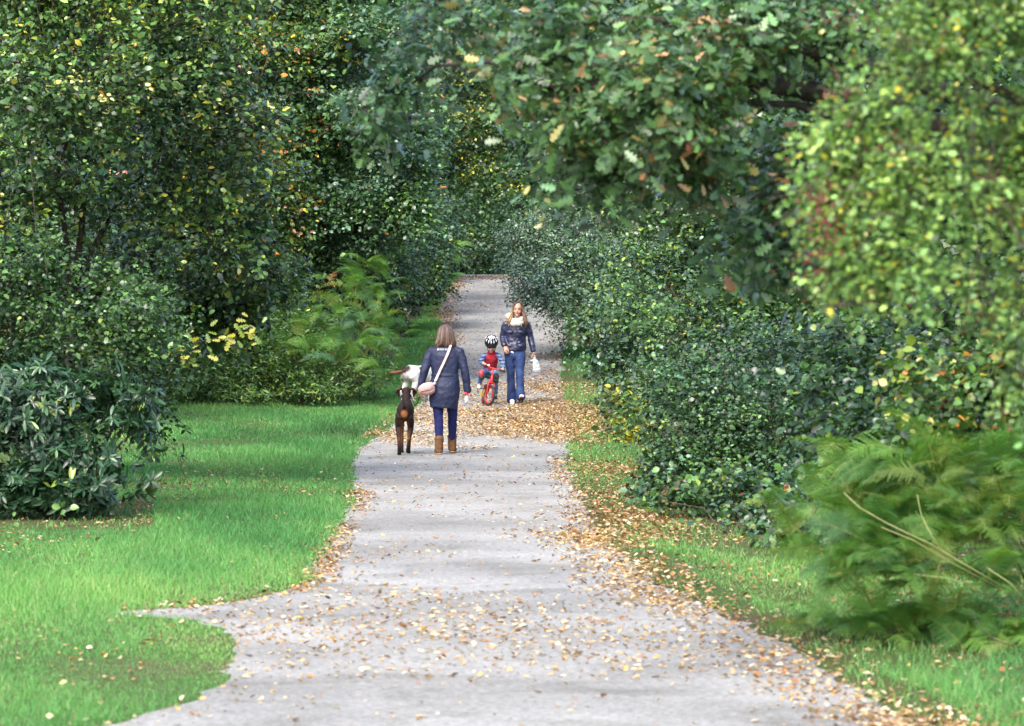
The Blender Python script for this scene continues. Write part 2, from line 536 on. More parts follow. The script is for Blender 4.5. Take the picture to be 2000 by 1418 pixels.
def sprays(blobs, lai, K, leaf, seed, gap=-.35, gfreq=4.5, shell=.22, droop=.15, up=.1, L=.3, back=.35, mode='alt', flat=.8, minz=.05, bump=.22, wide=1.0):
    rng = np.random.RandomState(seed)
    Ps, Us = [], []
    for c, r in blobs:
        pz = 1.6
        area = 4 * math.pi * (((r[0] * r[1]) ** pz + (r[0] * r[2]) ** pz + (r[1] * r[2]) ** pz) / 3) ** (1 / pz)
        n = int(area * lai / (K * leaf * leaf * .36)) + 4
        u = unit(rng.normal(size=(n, 3)))
        u = u[(u[:, 1] < .3) | (rng.uniform(size=n) < back)]
        rr = np.clip(1 - np.abs(rng.normal(0, shell, len(u))), .15, 1)
        rr *= 1 + bump * n3(u * 3.1 + c * 1.7) + rng.normal(0, .05, len(u))
        sh = rng.uniform(size=len(u)) < .07
        rr = rr + sh * rng.uniform(.05, .32, len(u)) / np.maximum(.35, r.mean())
        Ps.append(c + u * r * rr[:, None])
        Us.append(unit(u / r))
    p, u = np.concatenate(Ps), np.concatenate(Us)
    ok = (n3(p * gfreq + seed) > gap) | (rng.uniform(size=len(p)) < .08)
    ok &= p[:, 2] > zg(p[:, 1]) + minz
    p, u = p[ok], u[ok]
    n = len(p)
    a = unit(u * .75 + np.array((0, 0, up - droop)) + rng.normal(0, .42, (n, 3)))
    t = np.tile((np.arange(K) + .5) / K, (n, 1)) + rng.uniform(-.4, .4, (n, K)) / K
    q = np.repeat(p, K, 0)
    A = np.repeat(a, K, 0)
    U = np.repeat(u, K, 0)
    tt = t.ravel()[:, None]
    N = n * K
    if mode == 'alt':
        s = unit(np.cross(A, np.array((0, 0, 1.0)) + rng.normal(0, .25, (N, 3))))
        sg = np.where((np.arange(N) % 2) == 0, 1, -1)[:, None]
        dirs = unit(A * .55 + s * sg * .85 + rng.normal(0, .35, (N, 3)) + np.array((0, 0, -.15)))
        pos = q + A * (tt - .35) * L + s * sg * L * .04 * wide + rng.normal(0, L * .09 * wide, (N, 3))
        nor = unit(np.array((0, 0, flat)) + U * .45 + rng.normal(0, .68, (N, 3)))
    else:                                           # rosette of long leaves at a shoot tip
        e1 = unit(np.cross(A, np.array((.3, .2, 1.0))))
        e2 = np.cross(A, e1)
        ph = rng.uniform(0, 6.28, (N, 1))
        dirs = unit(e1 * np.cos(ph) + e2 * np.sin(ph) + A * rng.uniform(-.1, .6, (N, 1)) + np.array((0, 0, -.12)))
        pos = q + A * (tt - .5) * L * .25
        nor = unit(A + np.array((0, 0, .5)) + rng.normal(0, .18, (N, 3)))
    S = Sprays()
    S.p, S.a, S.u, S.pos, S.dirs, S.nor, S.n, S.K, S.rng, S.L = p, a, u, pos, dirs, nor, n, K, rng, L
    S.size = .94 * leaf * np.clip(rng.lognormal(0, .33, N), .4, 1.7)
    return S

def pick_colors(S, pal, coh=.55, biasfun=None):
    w = np.array([q[0] for q in pal], float); w /= w.sum()
    C = np.array([q[1] for q in pal])
    N = S.n * S.K
    per = np.repeat(S.rng.choice(len(pal), S.n, p=w), S.K)
    own = S.rng.choice(len(pal), N, p=w)
    idx = np.where(S.rng.uniform(size=N) < coh, per, own)
    if biasfun is not None:
        idx = biasfun(S.pos, idx, S.rng)
    zone = 1 + .16 * n3(S.pos * 1.9 + 4)[:, None] * np.array((1.2, 1.0, .6))
    c = 1.06 * zone * C[idx] * S.rng.lognormal(0, .32, (N, 1))
    return c, idx

def plant(name, label, cat, base, blobs, leaf, pal, lai=2.6, K=12, tm=OVAL, mat=None, seed=0, group=None, trunk=None, stems=0,
          nparts=0, limbs=True, twigs=0.0, coh=.55, biasfun=None, crown_name="crown", **kw):
    mat = mat or M_LEAF
    root = empty(name, base, label, cat, group)
    o3 = np.array(base)
    S = sprays(blobs, lai, K, leaf, seed, **kw)
    col, idx = pick_colors(S, pal, coh, biasfun)
    R = leaf_mats(S.dirs, S.nor)
    pos, size = S.pos, S.size
    rng = S.rng
    keep = np.ones(len(pos), bool)
    if nparts:
        # the leaves that show largest and nearest become parts of their own
        qx, qy = to_px(pos[:, 0], pos[:, 1], pos[:, 2])
        inside = (qx > -20) & (qx < 2020) & (qy > -20) & (qy < 1440)
        score = pos[:, 1] - 6 * size + rng.uniform(0, .5, len(pos)) + np.where(inside, 0, 1e4)
        sel = np.argsort(score)[:nparts]
        keep[sel] = False
        meshes = {}
        for i in sel:
            k = int(idx[i])
            if k not in meshes:
                v = tm[0]
                meshes[k] = tri_mesh(name + "_leaf", v, tm[1], np.repeat(np.array([pal[k][1]]), len(v), 0), mat)
            o = bpy.data.objects.new("leaf", meshes[k])
            Mx = Matrix([[R[i, r, c] * size[i] for c in range(3)] + [pos[i, r] - o3[r]] for r in range(3)] + [[0, 0, 0, 1]])
            o.matrix_local = Mx
            link(o, root)
            o.matrix_local = Mx
    V, T, C = leaf_cloud(pos[keep], R[keep], size[keep], tm, col[keep], base)
    cr = add(crown_name, tri_mesh(crown_name, V, T, C, mat), root)
    cr['kind'] = 'stuff'
    # wood
    rr = random.Random(seed)
    ctr = sum((b[0] * b[1][0] for b in blobs), np.zeros(3)) / sum(b[1][0] for b in blobs)
    bz = Vector(base)
    def wob(a, b, n, amt):
        pts = []
        for i in range(n + 1):
            f = i / n
            q = a.lerp(b, f)
            if 0 < i < n: q += Vector((rr.gauss(0, amt), rr.gauss(0, amt), rr.gauss(0, amt * .5)))
            pts.append(q - bz)
        return pts
    fork = bz
    if trunk:
        top = Vector(ctr)
        fork = bz.lerp(top, .55); fork.x = bz.x + (top.x - bz.x) * .3; fork.y = bz.y + (top.y - bz.y) * .3
        pts = wob(bz - Vector((0, 0, .1)), fork, 4, trunk * .35) 
        V_, F_ = tube(pts, [trunk * (1.35 if i == 0 else 1 - .08 * i) for i in range(5)], 9)
        add("trunk", py_mesh("trunk", V_, F_, M_BARK), root)
    if limbs:
        for c, r in blobs:
            r0 = (trunk * .55) if trunk else max(.012, .018 * float(max(r)) / .6)
            V_, F_ = tube(wob(fork if trunk else bz + Vector((rr.gauss(0, .12), rr.gauss(0, .12), -.05)), Vector(c), 5, .08), [r0 * (1 - .14 * i) for i in range(6)], 6)
            lim = add("limb" if trunk else "stem", py_mesh("limb", V_, F_, M_BARK if trunk else M_TWIG), root)
    if twigs:
        k = int(S.n * twigs)
        if k:
            sel = rng.choice(S.n, k, replace=False)
            V_, F_ = [], []
            cs = np.array([b[0] for b in blobs])
            for i in sel:
                p0 = Vector(S.p[i]); a = Vector(S.a[i])
                cc = Vector(cs[np.argmin(((cs - S.p[i]) ** 2).sum(1))])
                q = p0.lerp(cc, .35) 
                tube([q - bz, p0.lerp(q, .4) + Vector((0, 0, .04)) - bz, p0 + a * S.L * .75 - bz], [.007, .005, .002], 3, V_, F_)
            o = add("twigs", py_mesh("twigs", V_, F_, M_TWIG), root)
            o['kind'] = 'stuff'
    return root

def base_at(px, d):
    return (float((px - 1000) / F * d), float(d), float(zterr((px - 1000) / F * d, d)))

# palettes: leaf colours (weight, base colour), a few shifted to stand in for light
DK, MD, LT, BL = (.016, .040, .014), (.045, .105, .026), (.08, .165, .038), (.05, .112, .058)
YG, YL, PY = (.17, .24, .035), (.42, .38, .05), (.50, .47, .17)
OR, PK, BR, RD = (.50, .20, .035), (.50, .22, .13), (.16, .075, .03), (.28, .035, .025)
TEAL = (.035, .085, .05)
PAL_A = [(.32, DK), (.40, MD), (.14, LT), (.095, YG), (.028, YL), (.014, PY), (.003, OR)]
PAL_D = [(.15, DK), (.36, MD), (.24, LT), (.14, YG), (.05, YL), (.035, OR), (.03, PK)]
PAL_HAZEL = [(.18, DK), (.35, MD), (.28, LT), (.16, YG), (.03, YL)]
PAL_DARK = [(.55, DK), (.35, MD), (.08, BL), (.02, YG)]
PAL_BLUE = [(.10, DK), (.28, MD), (.42, (.065, .135, .072)), (.20, LT), (.006, OR), (.01, YL)]  # lightened: pale sky gloss on the leaves is put into their colour
PAL_FRESH = [(.15, DK), (.4, MD), (.35, LT), (.1, YG)]
PAL_FAR = [(.35, DK), (.40, MD), (.14, BL), (.07, YG), (.04, YL)]
PAL_OAK = [(.10, DK), (.30, (.045, .098, .040)), (.36, MD), (.18, (.085, .165, .058)), (.03, (.22, .20, .06)), (.018, BR), (.012, (.40, .25, .13))]
PAL_HAW = [(.03, DK), (.17, MD), (.44, (.125, .245, .07)), (.32, (.20, .31, .075)), (.022, YL), (.012, PY), (.012, BR)]
PAL_MIX = [(.08, DK), (.34, MD), (.34, LT), (.14, YG), (.03, YL), (.025, PY), (.025, OR), (.01, RD)]

# ------------------------------------------------------------------ plants, inner (lawn) side of the bend
plant("tree", "small tree with yellow-flecked leaves and thin bare twigs, above the rhododendron", "tree", base_at(110, 42), [
    B(110, 170, 250, 210, 41), B(320, 240, 220, 210, 42), B(210, -40, 340, 130, 42), B(330, 460, 180, 120, 42.5), B(480, 420, 110, 140, 43.5), B(20, 380, 120, 110, 41.5), B(170, 560, 190, 110, 43), B(60, 640, 140, 110, 43)],
    .068, PAL_A, lai=2.6, K=12, seed=21, trunk=.08, nparts=280, twigs=.42, gap=-.08, gfreq=3.0, L=.40, shell=.32)
plant("rhododendron_bush", "dark glossy rhododendron bush on the lawn edge beside a bramble sprig", "bush", base_at(120, 37), [
    B(90, 870, 175, 140, 36.8), B(215, 910, 88, 100, 36.6), B(30, 770, 140, 100, 37), B(170, 800, 95, 80, 36.9), B(120, 960, 150, 50, 36.4), B(10, 930, 110, 80, 36.4)],
    .098, [(.52, (.014, .04, .017)), (.36, (.022, .062, .025)), (.09, (.04, .095, .032)), (.03, YG)], lai=4.6, K=11, tm=LONG, mat=M_GLOSS, seed=22,
    nparts=260, mode='ros', gap=-.5, L=.2, crown_name="foliage", minz=.08)
plant("dog_rose_bush", "pale green small-leaved bush growing over the top of the rhododendron", "bush", base_at(60, 38), [
    B(110, 600, 150, 90, 37.8), B(20, 500, 110, 50, 37.4), B(240, 690, 90, 70, 37.9), B(40, 690, 120, 70, 37.6), B(60, 300, 70, 40, 38), B(262, 770, 44, 100, 38.6), B(275, 640, 50, 80, 38.8), B(230, 830, 60, 70, 38.2)],
    .050, [(.46, DK), (.34, MD), (.12, LT), (.06, (.06, .13, .05)), (.02, YG)], lai=2.6, K=12, seed=23, nparts=220, gap=-.1, twigs=.12, L=.34, crown_name="foliage")
def orange_bias(pos, idx, rng):
    return idx
spindle = plant("spindle_tree", "slim tree with orange and pink tinted leaves behind the yellow-flecked tree", "tree", base_at(380, 74), [
    B(470, 130, 120, 190, 67.0), B(560, 310, 90, 170, 67.5), B(400, 0, 160, 100, 67.0), B(610, 60, 90, 100, 68.0), B(520, 480, 100, 120, 68.0), B(380, 330, 140, 150, 68.5), B(380, 520, 120, 120, 69.0)],
    .082, PAL_D, lai=2.5, K=12, seed=24, trunk=.07, nparts=240, twigs=.1, gap=-.08, gfreq=3, L=.36)
hazel = plant("hazel_bush", "bright yellow-green bush with an arching bare branch, behind the rhododendron", "bush", base_at(190, 45), [
    B(400, 560, 140, 95, 44.5), B(290, 650, 80, 80, 44), B(300, 740, 36, 60, 43.5), B(180, 640, 110, 130, 45), B(470, 610, 90, 60, 45)],
    .068, PAL_HAZEL, lai=2.7, K=11, tm=BROAD, seed=25, nparts=260, gap=-.05, gfreq=3.5, L=.36, crown_name="foliage")
plant("hawthorn_tree", "dense green glossy tree leaning over the ferns towards the path", "tree", base_at(640, 76), [
    B(680, 150, 170, 160, 67.5), B(770, 300, 95, 130, 67.0), B(740, 430, 110, 85, 67.5), B(620, 400, 120, 120, 68.0), B(812, 405, 40, 70, 67.0), B(640, -20, 200, 100, 68.5), B(600, 250, 120, 150, 68.5), B(700, 520, 100, 70, 69.5), B(600, 520, 100, 80, 70.0), B(780, 500, 60, 70, 69.5)],
    .078, PAL_BLUE, lai=2.7, K=12, seed=26, trunk=.12, nparts=0, mat=M_GLOSS, gap=-.12, gfreq=2.6, L=.42)
plant("privet_bush", "dark blue-green fine-leaved bush in the middle of the scrub above the ferns", "bush", base_at(520, 67), [
    B(510, 575, 100, 85, 67.5), B(600, 560, 70, 80, 68.0), B(440, 640, 70, 60, 67.5), B(700, 500, 90, 90, 69.0)],
    .062, PAL_DARK, lai=2.9, K=10, tm=OVAL, mat=M_GLOSS, seed=27, gap=-.4, L=.3, crown_name="foliage")
plant("bramble_bank", "low bright green bramble bank along the back of the lawn", "bush", base_at(470, 64), [
    B(400, 725, 110, 62, 63.2), B(520, 735, 120, 58, 63), B(625, 762, 62, 34, 62.6), B(325, 745, 70, 56, 63), B(590, 700, 80, 50, 63.6), B(450, 690, 100, 50, 63.6), B(690, 740, 50, 40, 64), B(300, 700, 90, 70, 64), B(500, 655, 110, 50, 64.5), B(400, 640, 110, 70, 65), B(570, 630, 90, 60, 65.5), B(650, 690, 70, 50, 64.5), B(728, 725, 36, 36, 64.5)],
    .066, PAL_FRESH, lai=3.0, K=12, tm=LONG, seed=28, gap=-.4, L=.34, minz=.18, crown_name="foliage", shell=.18)
plant("holly_bush", "very dark evergreen bush beside the far stretch of the path", "bush", base_at(790, 82), [
    B(790, 505, 85, 75, 80), B(845, 480, 34, 80, 81), B(730, 540, 70, 60, 79), B(770, 590, 26, 40, 78), B(860, 440, 30, 60, 84)],
    .07, PAL_DARK, lai=2.8, K=10, tm=OVAL, mat=M_GLOSS, seed=29, gap=-.6, L=.34, crown_name="foliage")

# ------------------------------------------------------------------ far end of the path
FARG = "trees closing the view beyond the end of the path"
for i, (lab, bx, bd, bl, pal, lf_) in enumerate([
    ("dark round bush closing the view where the path ends", 935, 116, [B(930, 470, 60, 75, 115), B(985, 480, 50, 70, 116), B(900, 430, 50, 60, 118)], PAL_DARK, .10),
    ("tall tree with a few yellow sprays straight above the path end", 905, 122, [B(900, 230, 110, 150, 121), B(935, 370, 70, 110, 120), B(860, 340, 70, 110, 122), B(960, 120, 110, 110, 123)], [(.3, DK), (.36, MD), (.12, BL), (.1, YG), (.12, YL)], .10),
    ("mid green tree behind the dark evergreen, over the path end", 830, 118, [B(820, 400, 60, 90, 118), B(800, 260, 70, 120, 118), B(780, 130, 90, 110, 120)], PAL_FAR, .11),
    ("dark tree over the path end, showing between the oak sprays", 1030, 120, [B(1010, 320, 70, 140, 119), B(1060, 180, 90, 140, 121), B(1040, 440, 60, 90, 118)], PAL_FAR, .11),
    ("grey-green tall tree at the top of the view, farthest along the path", 700, 132, [B(720, 60, 100, 110, 130), B(860, 30, 140, 110, 134), B(640, 0, 90, 80, 131), B(1000, 20, 120, 100, 136)], [(.3, DK), (.3, MD), (.3, (.07, .1, .06)), (.1, YG)], .13)]):
    plant("tree", lab, "tree", base_at(bx, bd), bl, lf_, pal, lai=2.4, K=9, tm=DIAMOND, seed=60 + i, trunk=.16, group=FARG, gap=-.7, L=.5, gfreq=2.2)

# ------------------------------------------------------------------ plants, outer (fern) side
plant("willow_bush", "silvery green fine-leaved bush drooping over the path above the woman in the scarf", "bush", base_at(1180, 77), [
    B(1100, 490, 100, 95, 74), B(1200, 450, 120, 110, 75), B(1050, 540, 55, 45, 73), B(1140, 580, 90, 70, 73.5), B(1260, 560, 110, 110, 75), B(1030, 470, 50, 50, 74), B(1075, 590, 40, 36, 73)],
    .055, [(.10, DK), (.22, BL), (.30, (.09, .155, .09)), (.34, (.16, .22, .15)), (.04, YG)], lai=2.3, K=12, tm=DIAMOND, mat=M_GLOSS, seed=31, gap=-.3, droop=.5, L=.42, crown_name="foliage", shell=.25, twigs=.03)  # palest leaf colours stand in for silver highlights
plant("elder_bush", "glossy mid green bush at the path edge with a yellow bramble at its foot", "bush", base_at(1270, 62), [
    B(1240, 650, 85, 105, 60), B(1330, 600, 125, 110, 60.5), B(1225, 745, 55, 70, 59.5), B(1400, 690, 120, 110, 60.5), B(1310, 750, 80, 70, 59)],
    .07, [(.18, DK), (.36, BL), (.18, LT), (.26, (.13, .20, .13)), (.02, YG)], lai=2.3, K=10, tm=BROAD, mat=M_GLOSS, seed=32, gap=.05, gfreq=3, bump=.42, L=.42, crown_name="foliage", droop=.3)
plant("bramble_bush", "small bramble with clear yellow leaves at the foot of the glossy bush", "bush", base_at(1225, 53.4), [
    B(1212, 795, 30, 26, 53), B(1225, 842, 36, 24, 52.6), B(1245, 780, 24, 30, 53)],
    .075, [(.25, MD), (.2, LT), (.3, YL), (.25, YG)], lai=1.6, K=7, tm=BROAD, seed=33, nparts=60, gap=-.9, L=.3, crown_name="foliage", twigs=.6)
plant("blackthorn_bush", "dark small-leaved thicket between the glossy bush and the ferns", "bush", base_at(1500, 40), [
    B(1400, 850, 160, 110, 38.3), B(1520, 780, 150, 135, 38.8), B(1480, 930, 130, 65, 38), B(1610, 880, 110, 110, 38.5), B(1350, 915, 70, 50, 38.4), B(1420, 720, 110, 90, 40), B(1560, 960, 110, 70, 36.5), B(1640, 940, 110, 90, 35), B(1480, 985, 100, 45, 36.5)],
    .048, [(.44, DK), (.33, MD), (.16, BL), (.055, LT), (.015, YG)], lai=2.6, K=12, seed=34, nparts=160, gap=.08, gfreq=3.2, bump=.42, L=.32, crown_name="foliage", minz=.06, twigs=.06, mat=M_GLOSS)
plant("bramble_bush", "low ragged bramble fringe along the foot of the dark thicket", "bush", base_at(1450, 35), [
    B(1290, 930, 46, 34, 38.5), B(1320, 968, 60, 26, 36.8), B(1400, 1002, 70, 26, 35), B(1480, 1026, 80, 26, 33.8), B(1560, 1044, 70, 30, 32.6), B(1590, 985, 60, 40, 33.5), B(1440, 965, 60, 34, 36)],
    .058, [(.26, DK), (.36, MD), (.22, BL), (.10, LT), (.03, BR), (.03, YG)], lai=2.0, K=9, tm=BROAD, seed=45, nparts=80, gap=-.1, gfreq=5, bump=.5, L=.4, crown_name="foliage", twigs=.15, minz=.02)
plant("hazel_tree", "green and yellow dotted tree rising behind the dark thicket", "tree", base_at(1560, 48), [
    B(1430, 620, 170, 130, 46.5), B(1570, 620, 140, 150, 47), B(1640, 760, 110, 120, 46), B(1300, 560, 90, 90, 48)],
    .058, [(.44, DK), (.40, MD), (.11, LT), (.045, YG), (.005, YL)], lai=2.2, K=11, seed=35, trunk=.09, gap=.05, gfreq=3, bump=.4, L=.38, twigs=.03)
plant("holly_tree", "tall dark tree standing behind the oak branch", "tree", base_at(1400, 58), [
    B(1340, 420, 150, 160, 56), B(1480, 420, 130, 190, 56.5), B(1270, 320, 90, 130, 57), B(1560, 300, 120, 200, 57), B(1400, 230, 190, 140, 58), B(1250, 160, 130, 150, 60), B(1560, 80, 200, 150, 58)],
    .065, [(.62, DK), (.27, MD), (.03, BL), (.07, YG), (.01, YL)], lai=2.3, K=11, tm=OVAL, seed=36, trunk=.15, gap=-.4, L=.42)  # weighted to the darkest leaves, painting in the deep shade under the oak
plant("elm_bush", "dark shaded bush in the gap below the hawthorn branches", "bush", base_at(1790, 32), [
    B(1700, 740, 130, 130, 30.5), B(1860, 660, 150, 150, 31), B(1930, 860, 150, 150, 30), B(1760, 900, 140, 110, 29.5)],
    .06, [(.68, DK), (.26, MD), (.03, LT), (.03, YG)], lai=2.2, K=11, tm=BROAD, seed=37, nparts=120, gap=-.25, L=.36, crown_name="foliage")  # mostly darkest leaves: the shade of the gap is put into the colour
oak_base = (3.7, 23.5, 0.0)
oak = plant("oak_tree", "oak with lobed leaves, its dark limb reaching over the path from behind the hawthorn", "tree", oak_base, [
    B(1140, 110, 150, 120, 21.5, .5), B(1300, 190, 170, 140, 21, .55), B(1050, 40, 110, 80, 21.5, .4), B(1110, 255, 90, 60, 21, .3), B(1460, 60, 190, 80, 21.5, .5), B(1200, 330, 100, 60, 21, .35),
    B(840, 120, 80, 80, 25, .4), B(775, 225, 50, 60, 25, .3), B(910, 40, 100, 70, 24.5, .4), B(1530, 380, 50, 130, 22, .35), B(1440, 450, 90, 60, 22, .3), B(1600, 40, 120, 90, 22, .5), B(1060, 350, 50, 40, 20.8, .2), B(1340, 330, 110, 70, 21.5, .3), B(980, 200, 60, 50, 21, .25), B(1240, 60, 160, 80, 22, .4), B(720, 160, 40, 40, 25.5, .2), B(1350, 240, 80, 60, 21.5, .3), B(1530, 330, 60, 120, 22.6, .35), B(1500, 480, 60, 60, 22.6, .3), B(1570, 460, 40, 90, 22.8, .3)],
    .074, PAL_OAK, lai=2.6, K=9, tm=OAK, seed=38, nparts=290, limbs=False, gap=-.22, gfreq=6, L=.3, shell=.4, back=.6, droop=.45, coh=.7, bump=.42, twigs=.10)
ob = Vector(oak_base)
def limb_on(root, name, pts, rad, mat=None, sides=8):
    V_, F_ = tube([Vector(q) - root.location for q in pts], rad, sides)
    return add(name, py_mesh(name, V_, F_, mat or M_BARK), root)
limb_on(oak, "trunk", [ob - Vector((0, 0, .1)), ob + Vector((-.04, 0, 1.2)), ob + Vector((.05, .02, 2.6)), ob + Vector((.0, 0, 4.2)), ob + Vector((.1, 0, 6.2))], [.24, .19, .17, .14, .08], None, 12)
limb_on(oak, "limb", [ob + Vector((0, 0, 2.9)), P(1660, 200, 22.4), P(1560, 172, 22), P(1440, 160, 21.6), P(1330, 185, 21.2), P(1200, 165, 21.2), P(1060, 170, 21.2), P(960, 120, 22.5), P(850, 130, 24.5), P(760, 200, 25)], [.09, .072, .058, .046, .036, .028, .02, .016, .01, .005])
limb_on(oak, "limb", [ob + Vector((0, 0, 2.75)), P(1640, 225, 22.4), P(1550, 205, 22), P(1430, 200, 21.7), P(1390, 230, 21.6), P(1290, 270, 21.2), P(1150, 290, 21), P(1040, 350, 20.8)], [.06, .045, .022, .016, .014, .011, .007, .003])
limb_on(oak, "limb", [ob + Vector((0, 0, 3.1)), P(1600, 110, 22), P(1450, 60, 21.8), P(1250, 40, 21.6), P(1080, 50, 21.6)], [.07, .05, .035, .022, .01])
limb_on(oak, "limb", [ob + Vector((0, 0, 2.6)), P(1600, 300, 22.3), P(1530, 380, 22), P(1450, 450, 22)], [.04, .025, .015, .006])
haw_base = (2.55, 15.0, 0.0)
def haw_bias(pos, idx, rng):
    return idx
haw = plant("hawthorn_tree", "yellow-green hawthorn with dark red berries, close and out of focus", "tree", haw_base, [
    B(1880, 140, 180, 160, 14.6, .35), B(1920, 390, 200, 140, 14.5, .35), B(1770, 380, 80, 80, 14.8, .2), B(1890, 525, 130, 60, 14.6, .25), B(2000, 600, 110, 80, 14.5, .3), B(2000, 690, 70, 80, 14.7, .2), B(1940, 620, 60, 50, 14.8, .15), B(1800, 60, 90, 80, 14.8, .2), B(1650, 455, 40, 76, 14.9, .12),
    B(1710, 240, 60, 46, 14.8, .13), B(1960, 0, 160, 120, 14.8, .3), B(2080, 300, 160, 300, 15, .4), B(1730, 520, 56, 42, 14.8, .13), B(1740, 150, 56, 60, 14.9, .15), B(1620, 270, 34, 16, 14.9, .06), B(1600, 395, 24, 30, 14.9, .07), B(1640, 540, 30, 34, 14.9, .08), B(1640, 335, 40, 36, 14.9, .1)],
    .029, PAL_HAW, lai=3.2, K=11, tm=HAW, mat=M_THIN, seed=39, nparts=290, limbs=False, gap=.12, gfreq=6, L=.26, shell=.35, back=.7, bump=.36, twigs=.2)
hb = Vector(haw_base)
limb_on(haw, "trunk", [hb - Vector((0, 0, .1)), hb + Vector((-.05, 0, .9)), hb + Vector((.03, .0, 1.8)), hb + Vector((0, 0, 3.2))], [.11, .085, .075, .05], None, 10)
for (pts, r0) in (([hb + Vector((0, 0, 1.7)), P(1980, 560, 14.8), P(1820, 540, 14.8), P(1700, 590, 14.8), P(1600, 600, 14.8)], .03),
                  ([hb + Vector((0, 0, 2.0)), P(1950, 420, 14.8), P(1800, 400, 14.8), P(1690, 380, 14.9), P(1610, 430, 14.9)], .032),
                  ([hb + Vector((0, 0, 2.6)), P(1960, 180, 14.9), P(1830, 140, 14.9), P(1720, 60, 14.9)], .028)):
    limb_on(haw, "limb", pts, [r0 * (1 - .85 * i / (len(pts) - 1)) for i in range(len(pts))], M_TWIG, 6)
# berries: clusters on short stalks, the ones that show largest as parts of the tree
M_BERRY = surf_material("berry_skin", (.07, .006, .010), (.15, .012, .018), 30, .35, .05, 60, .5)
rg = np.random.RandomState(77)
def ico(r=1.0):
    t = (1 + 5 ** .5) / 2
    v = np.array([(-1, t, 0), (1, t, 0), (-1, -t, 0), (1, -t, 0), (0, -1, t), (0, 1, t), (0, -1, -t), (0, 1, -t), (t, 0, -1), (t, 0, 1), (-t, 0, -1), (-t, 0, 1)], float)
    v = unit(v) * r
    f = [(0, 11, 5), (0, 5, 1), (0, 1, 7), (0, 7, 10), (0, 10, 11), (1, 5, 9), (5, 11, 4), (11, 10, 2), (10, 7, 6), (7, 1, 8), (3, 9, 4), (3, 4, 2), (3, 2, 6), (3, 6, 8), (3, 8, 9), (4, 9, 5), (2, 4, 11), (6, 2, 10), (8, 6, 7), (9, 8, 1)]
    return v, f
iv, if_ = ico(.0062)
berry_me = py_mesh("berry", iv, if_, M_BERRY)
for cx, cy, sx, sy, n in ((1600, 400, 26, 22, 55), (1625, 450, 20, 22, 40), (1588, 470, 16, 40, 35), (1640, 180, 26, 10, 14), (1665, 30, 36, 20, 30), (1940, 340, 30, 12, 12), (1870, 590, 60, 25, 20), (1760, 280, 60, 40, 20)):
    for k in range(n):
        q = P(rg.normal(cx, sx), rg.normal(cy, sy), 14.55 + rg.normal(0, .06))
        o = bpy.data.objects.new("berry", berry_me)
        link(o, haw)
        o.location = q - hb
        o.scale = (rg.uniform(.8, 1.2),) * 3
mix = plant("bramble_bush", "bramble thicket with cream, yellow and orange leaves above the ferns", "bush", base_at(2080, 27), [
    B(1900, 790, 110, 90, 26, .4), B(1985, 740, 90, 110, 25.6, .4), B(1960, 890, 90, 80, 26.4, .35), B(1830, 850, 60, 40, 25.6, .25), B(1780, 735, 34, 26, 25.2, .12), B(1800, 830, 40, 18, 25.2, .12)],
    .060, PAL_MIX, lai=2.9, K=8, tm=BROAD, seed=40, nparts=260, gap=-.3, gfreq=7, L=.3, crown_name="foliage", twigs=.08)

# woods filling in behind on both sides
WOODG = "background trees behind the path-side shrubs"
for i, (lab, bx, bd, bl) in enumerate([
    ("big dark tree behind the yellow-flecked tree, seen only through its gaps", 60, 60, [B(60, 150, 300, 300, 60), B(60, 520, 240, 240, 58), B(-250, 250, 250, 400, 58), B(-250, 650, 250, 200, 56)]),
    ("dark tree behind the orange-tinted tree", 330, 74, [B(330, 120, 230, 260, 73), B(350, 480, 200, 220, 72), B(200, 640, 170, 160, 70)]),
    ("dark tree behind the glossy leaning tree, above the ferns", 600, 86, [B(600, 120, 200, 260, 85), B(620, 430, 180, 200, 84), B(560, 600, 160, 120, 82)]),
    ("dark tree above the evergreen bush beside the far path", 760, 100, [B(740, 330, 110, 220, 99), B(760, 500, 100, 110, 98), B(700, 120, 140, 200, 101), B(850, 470, 30, 70, 102)]),
    ("dark tree behind the silvery bush", 1200, 95, [B(1180, 300, 150, 230, 93), B(1200, 500, 150, 140, 92), B(1150, 100, 180, 200, 95), B(1320, 500, 150, 160, 90)]),
    ("dark tree behind the tall holly tree", 1450, 80, [B(1450, 250, 230, 300, 78), B(1450, 560, 230, 200, 76), B(1620, 560, 200, 240, 74), B(1450, -60, 260, 160, 78)]),
    ("dark tree behind the hawthorn, seen through the gap under its branches", 1800, 58, [B(1800, 250, 300, 320, 56), B(1800, 650, 300, 240, 54), B(2150, 300, 300, 400, 52), B(2150, 800, 260, 240, 48)]),
    ("dark tree farther back where the trees meet over the path", 1000, 150, [B(960, 200, 200, 200, 148), B(1000, 420, 180, 130, 146), B(760, 300, 140, 240, 145), B(1150, 350, 150, 240, 144)])]):
    plant("tree", lab, "tree", base_at(bx, bd), bl, .16, PAL_DARK, lai=2.4, K=8, tm=DIAMOND, seed=90 + i, trunk=.2, group=WOODG, gap=-1.2, L=.6, gfreq=1.5, flat=.5)
far = np.random.RandomState(8)
blobs = []
for k in range(46):
    px = -500 + 3000 * k / 45.0
    d = 190 + far.uniform(-15, 15)
    blobs.append(B(px, 420 + far.uniform(-60, 60), 110, 170, d, 4))
    blobs.append(B(px + 30, 190 + far.uniform(-40, 40), 110, 160, d + 8, 4))
    blobs.append(B(px + 30, 0, 110, 120, d + 12, 4))
S = sprays(blobs, 1.6, 7, .45, 120, gap=-2, L=1.2, back=.1)
col, _ = pick_colors(S, PAL_DARK)
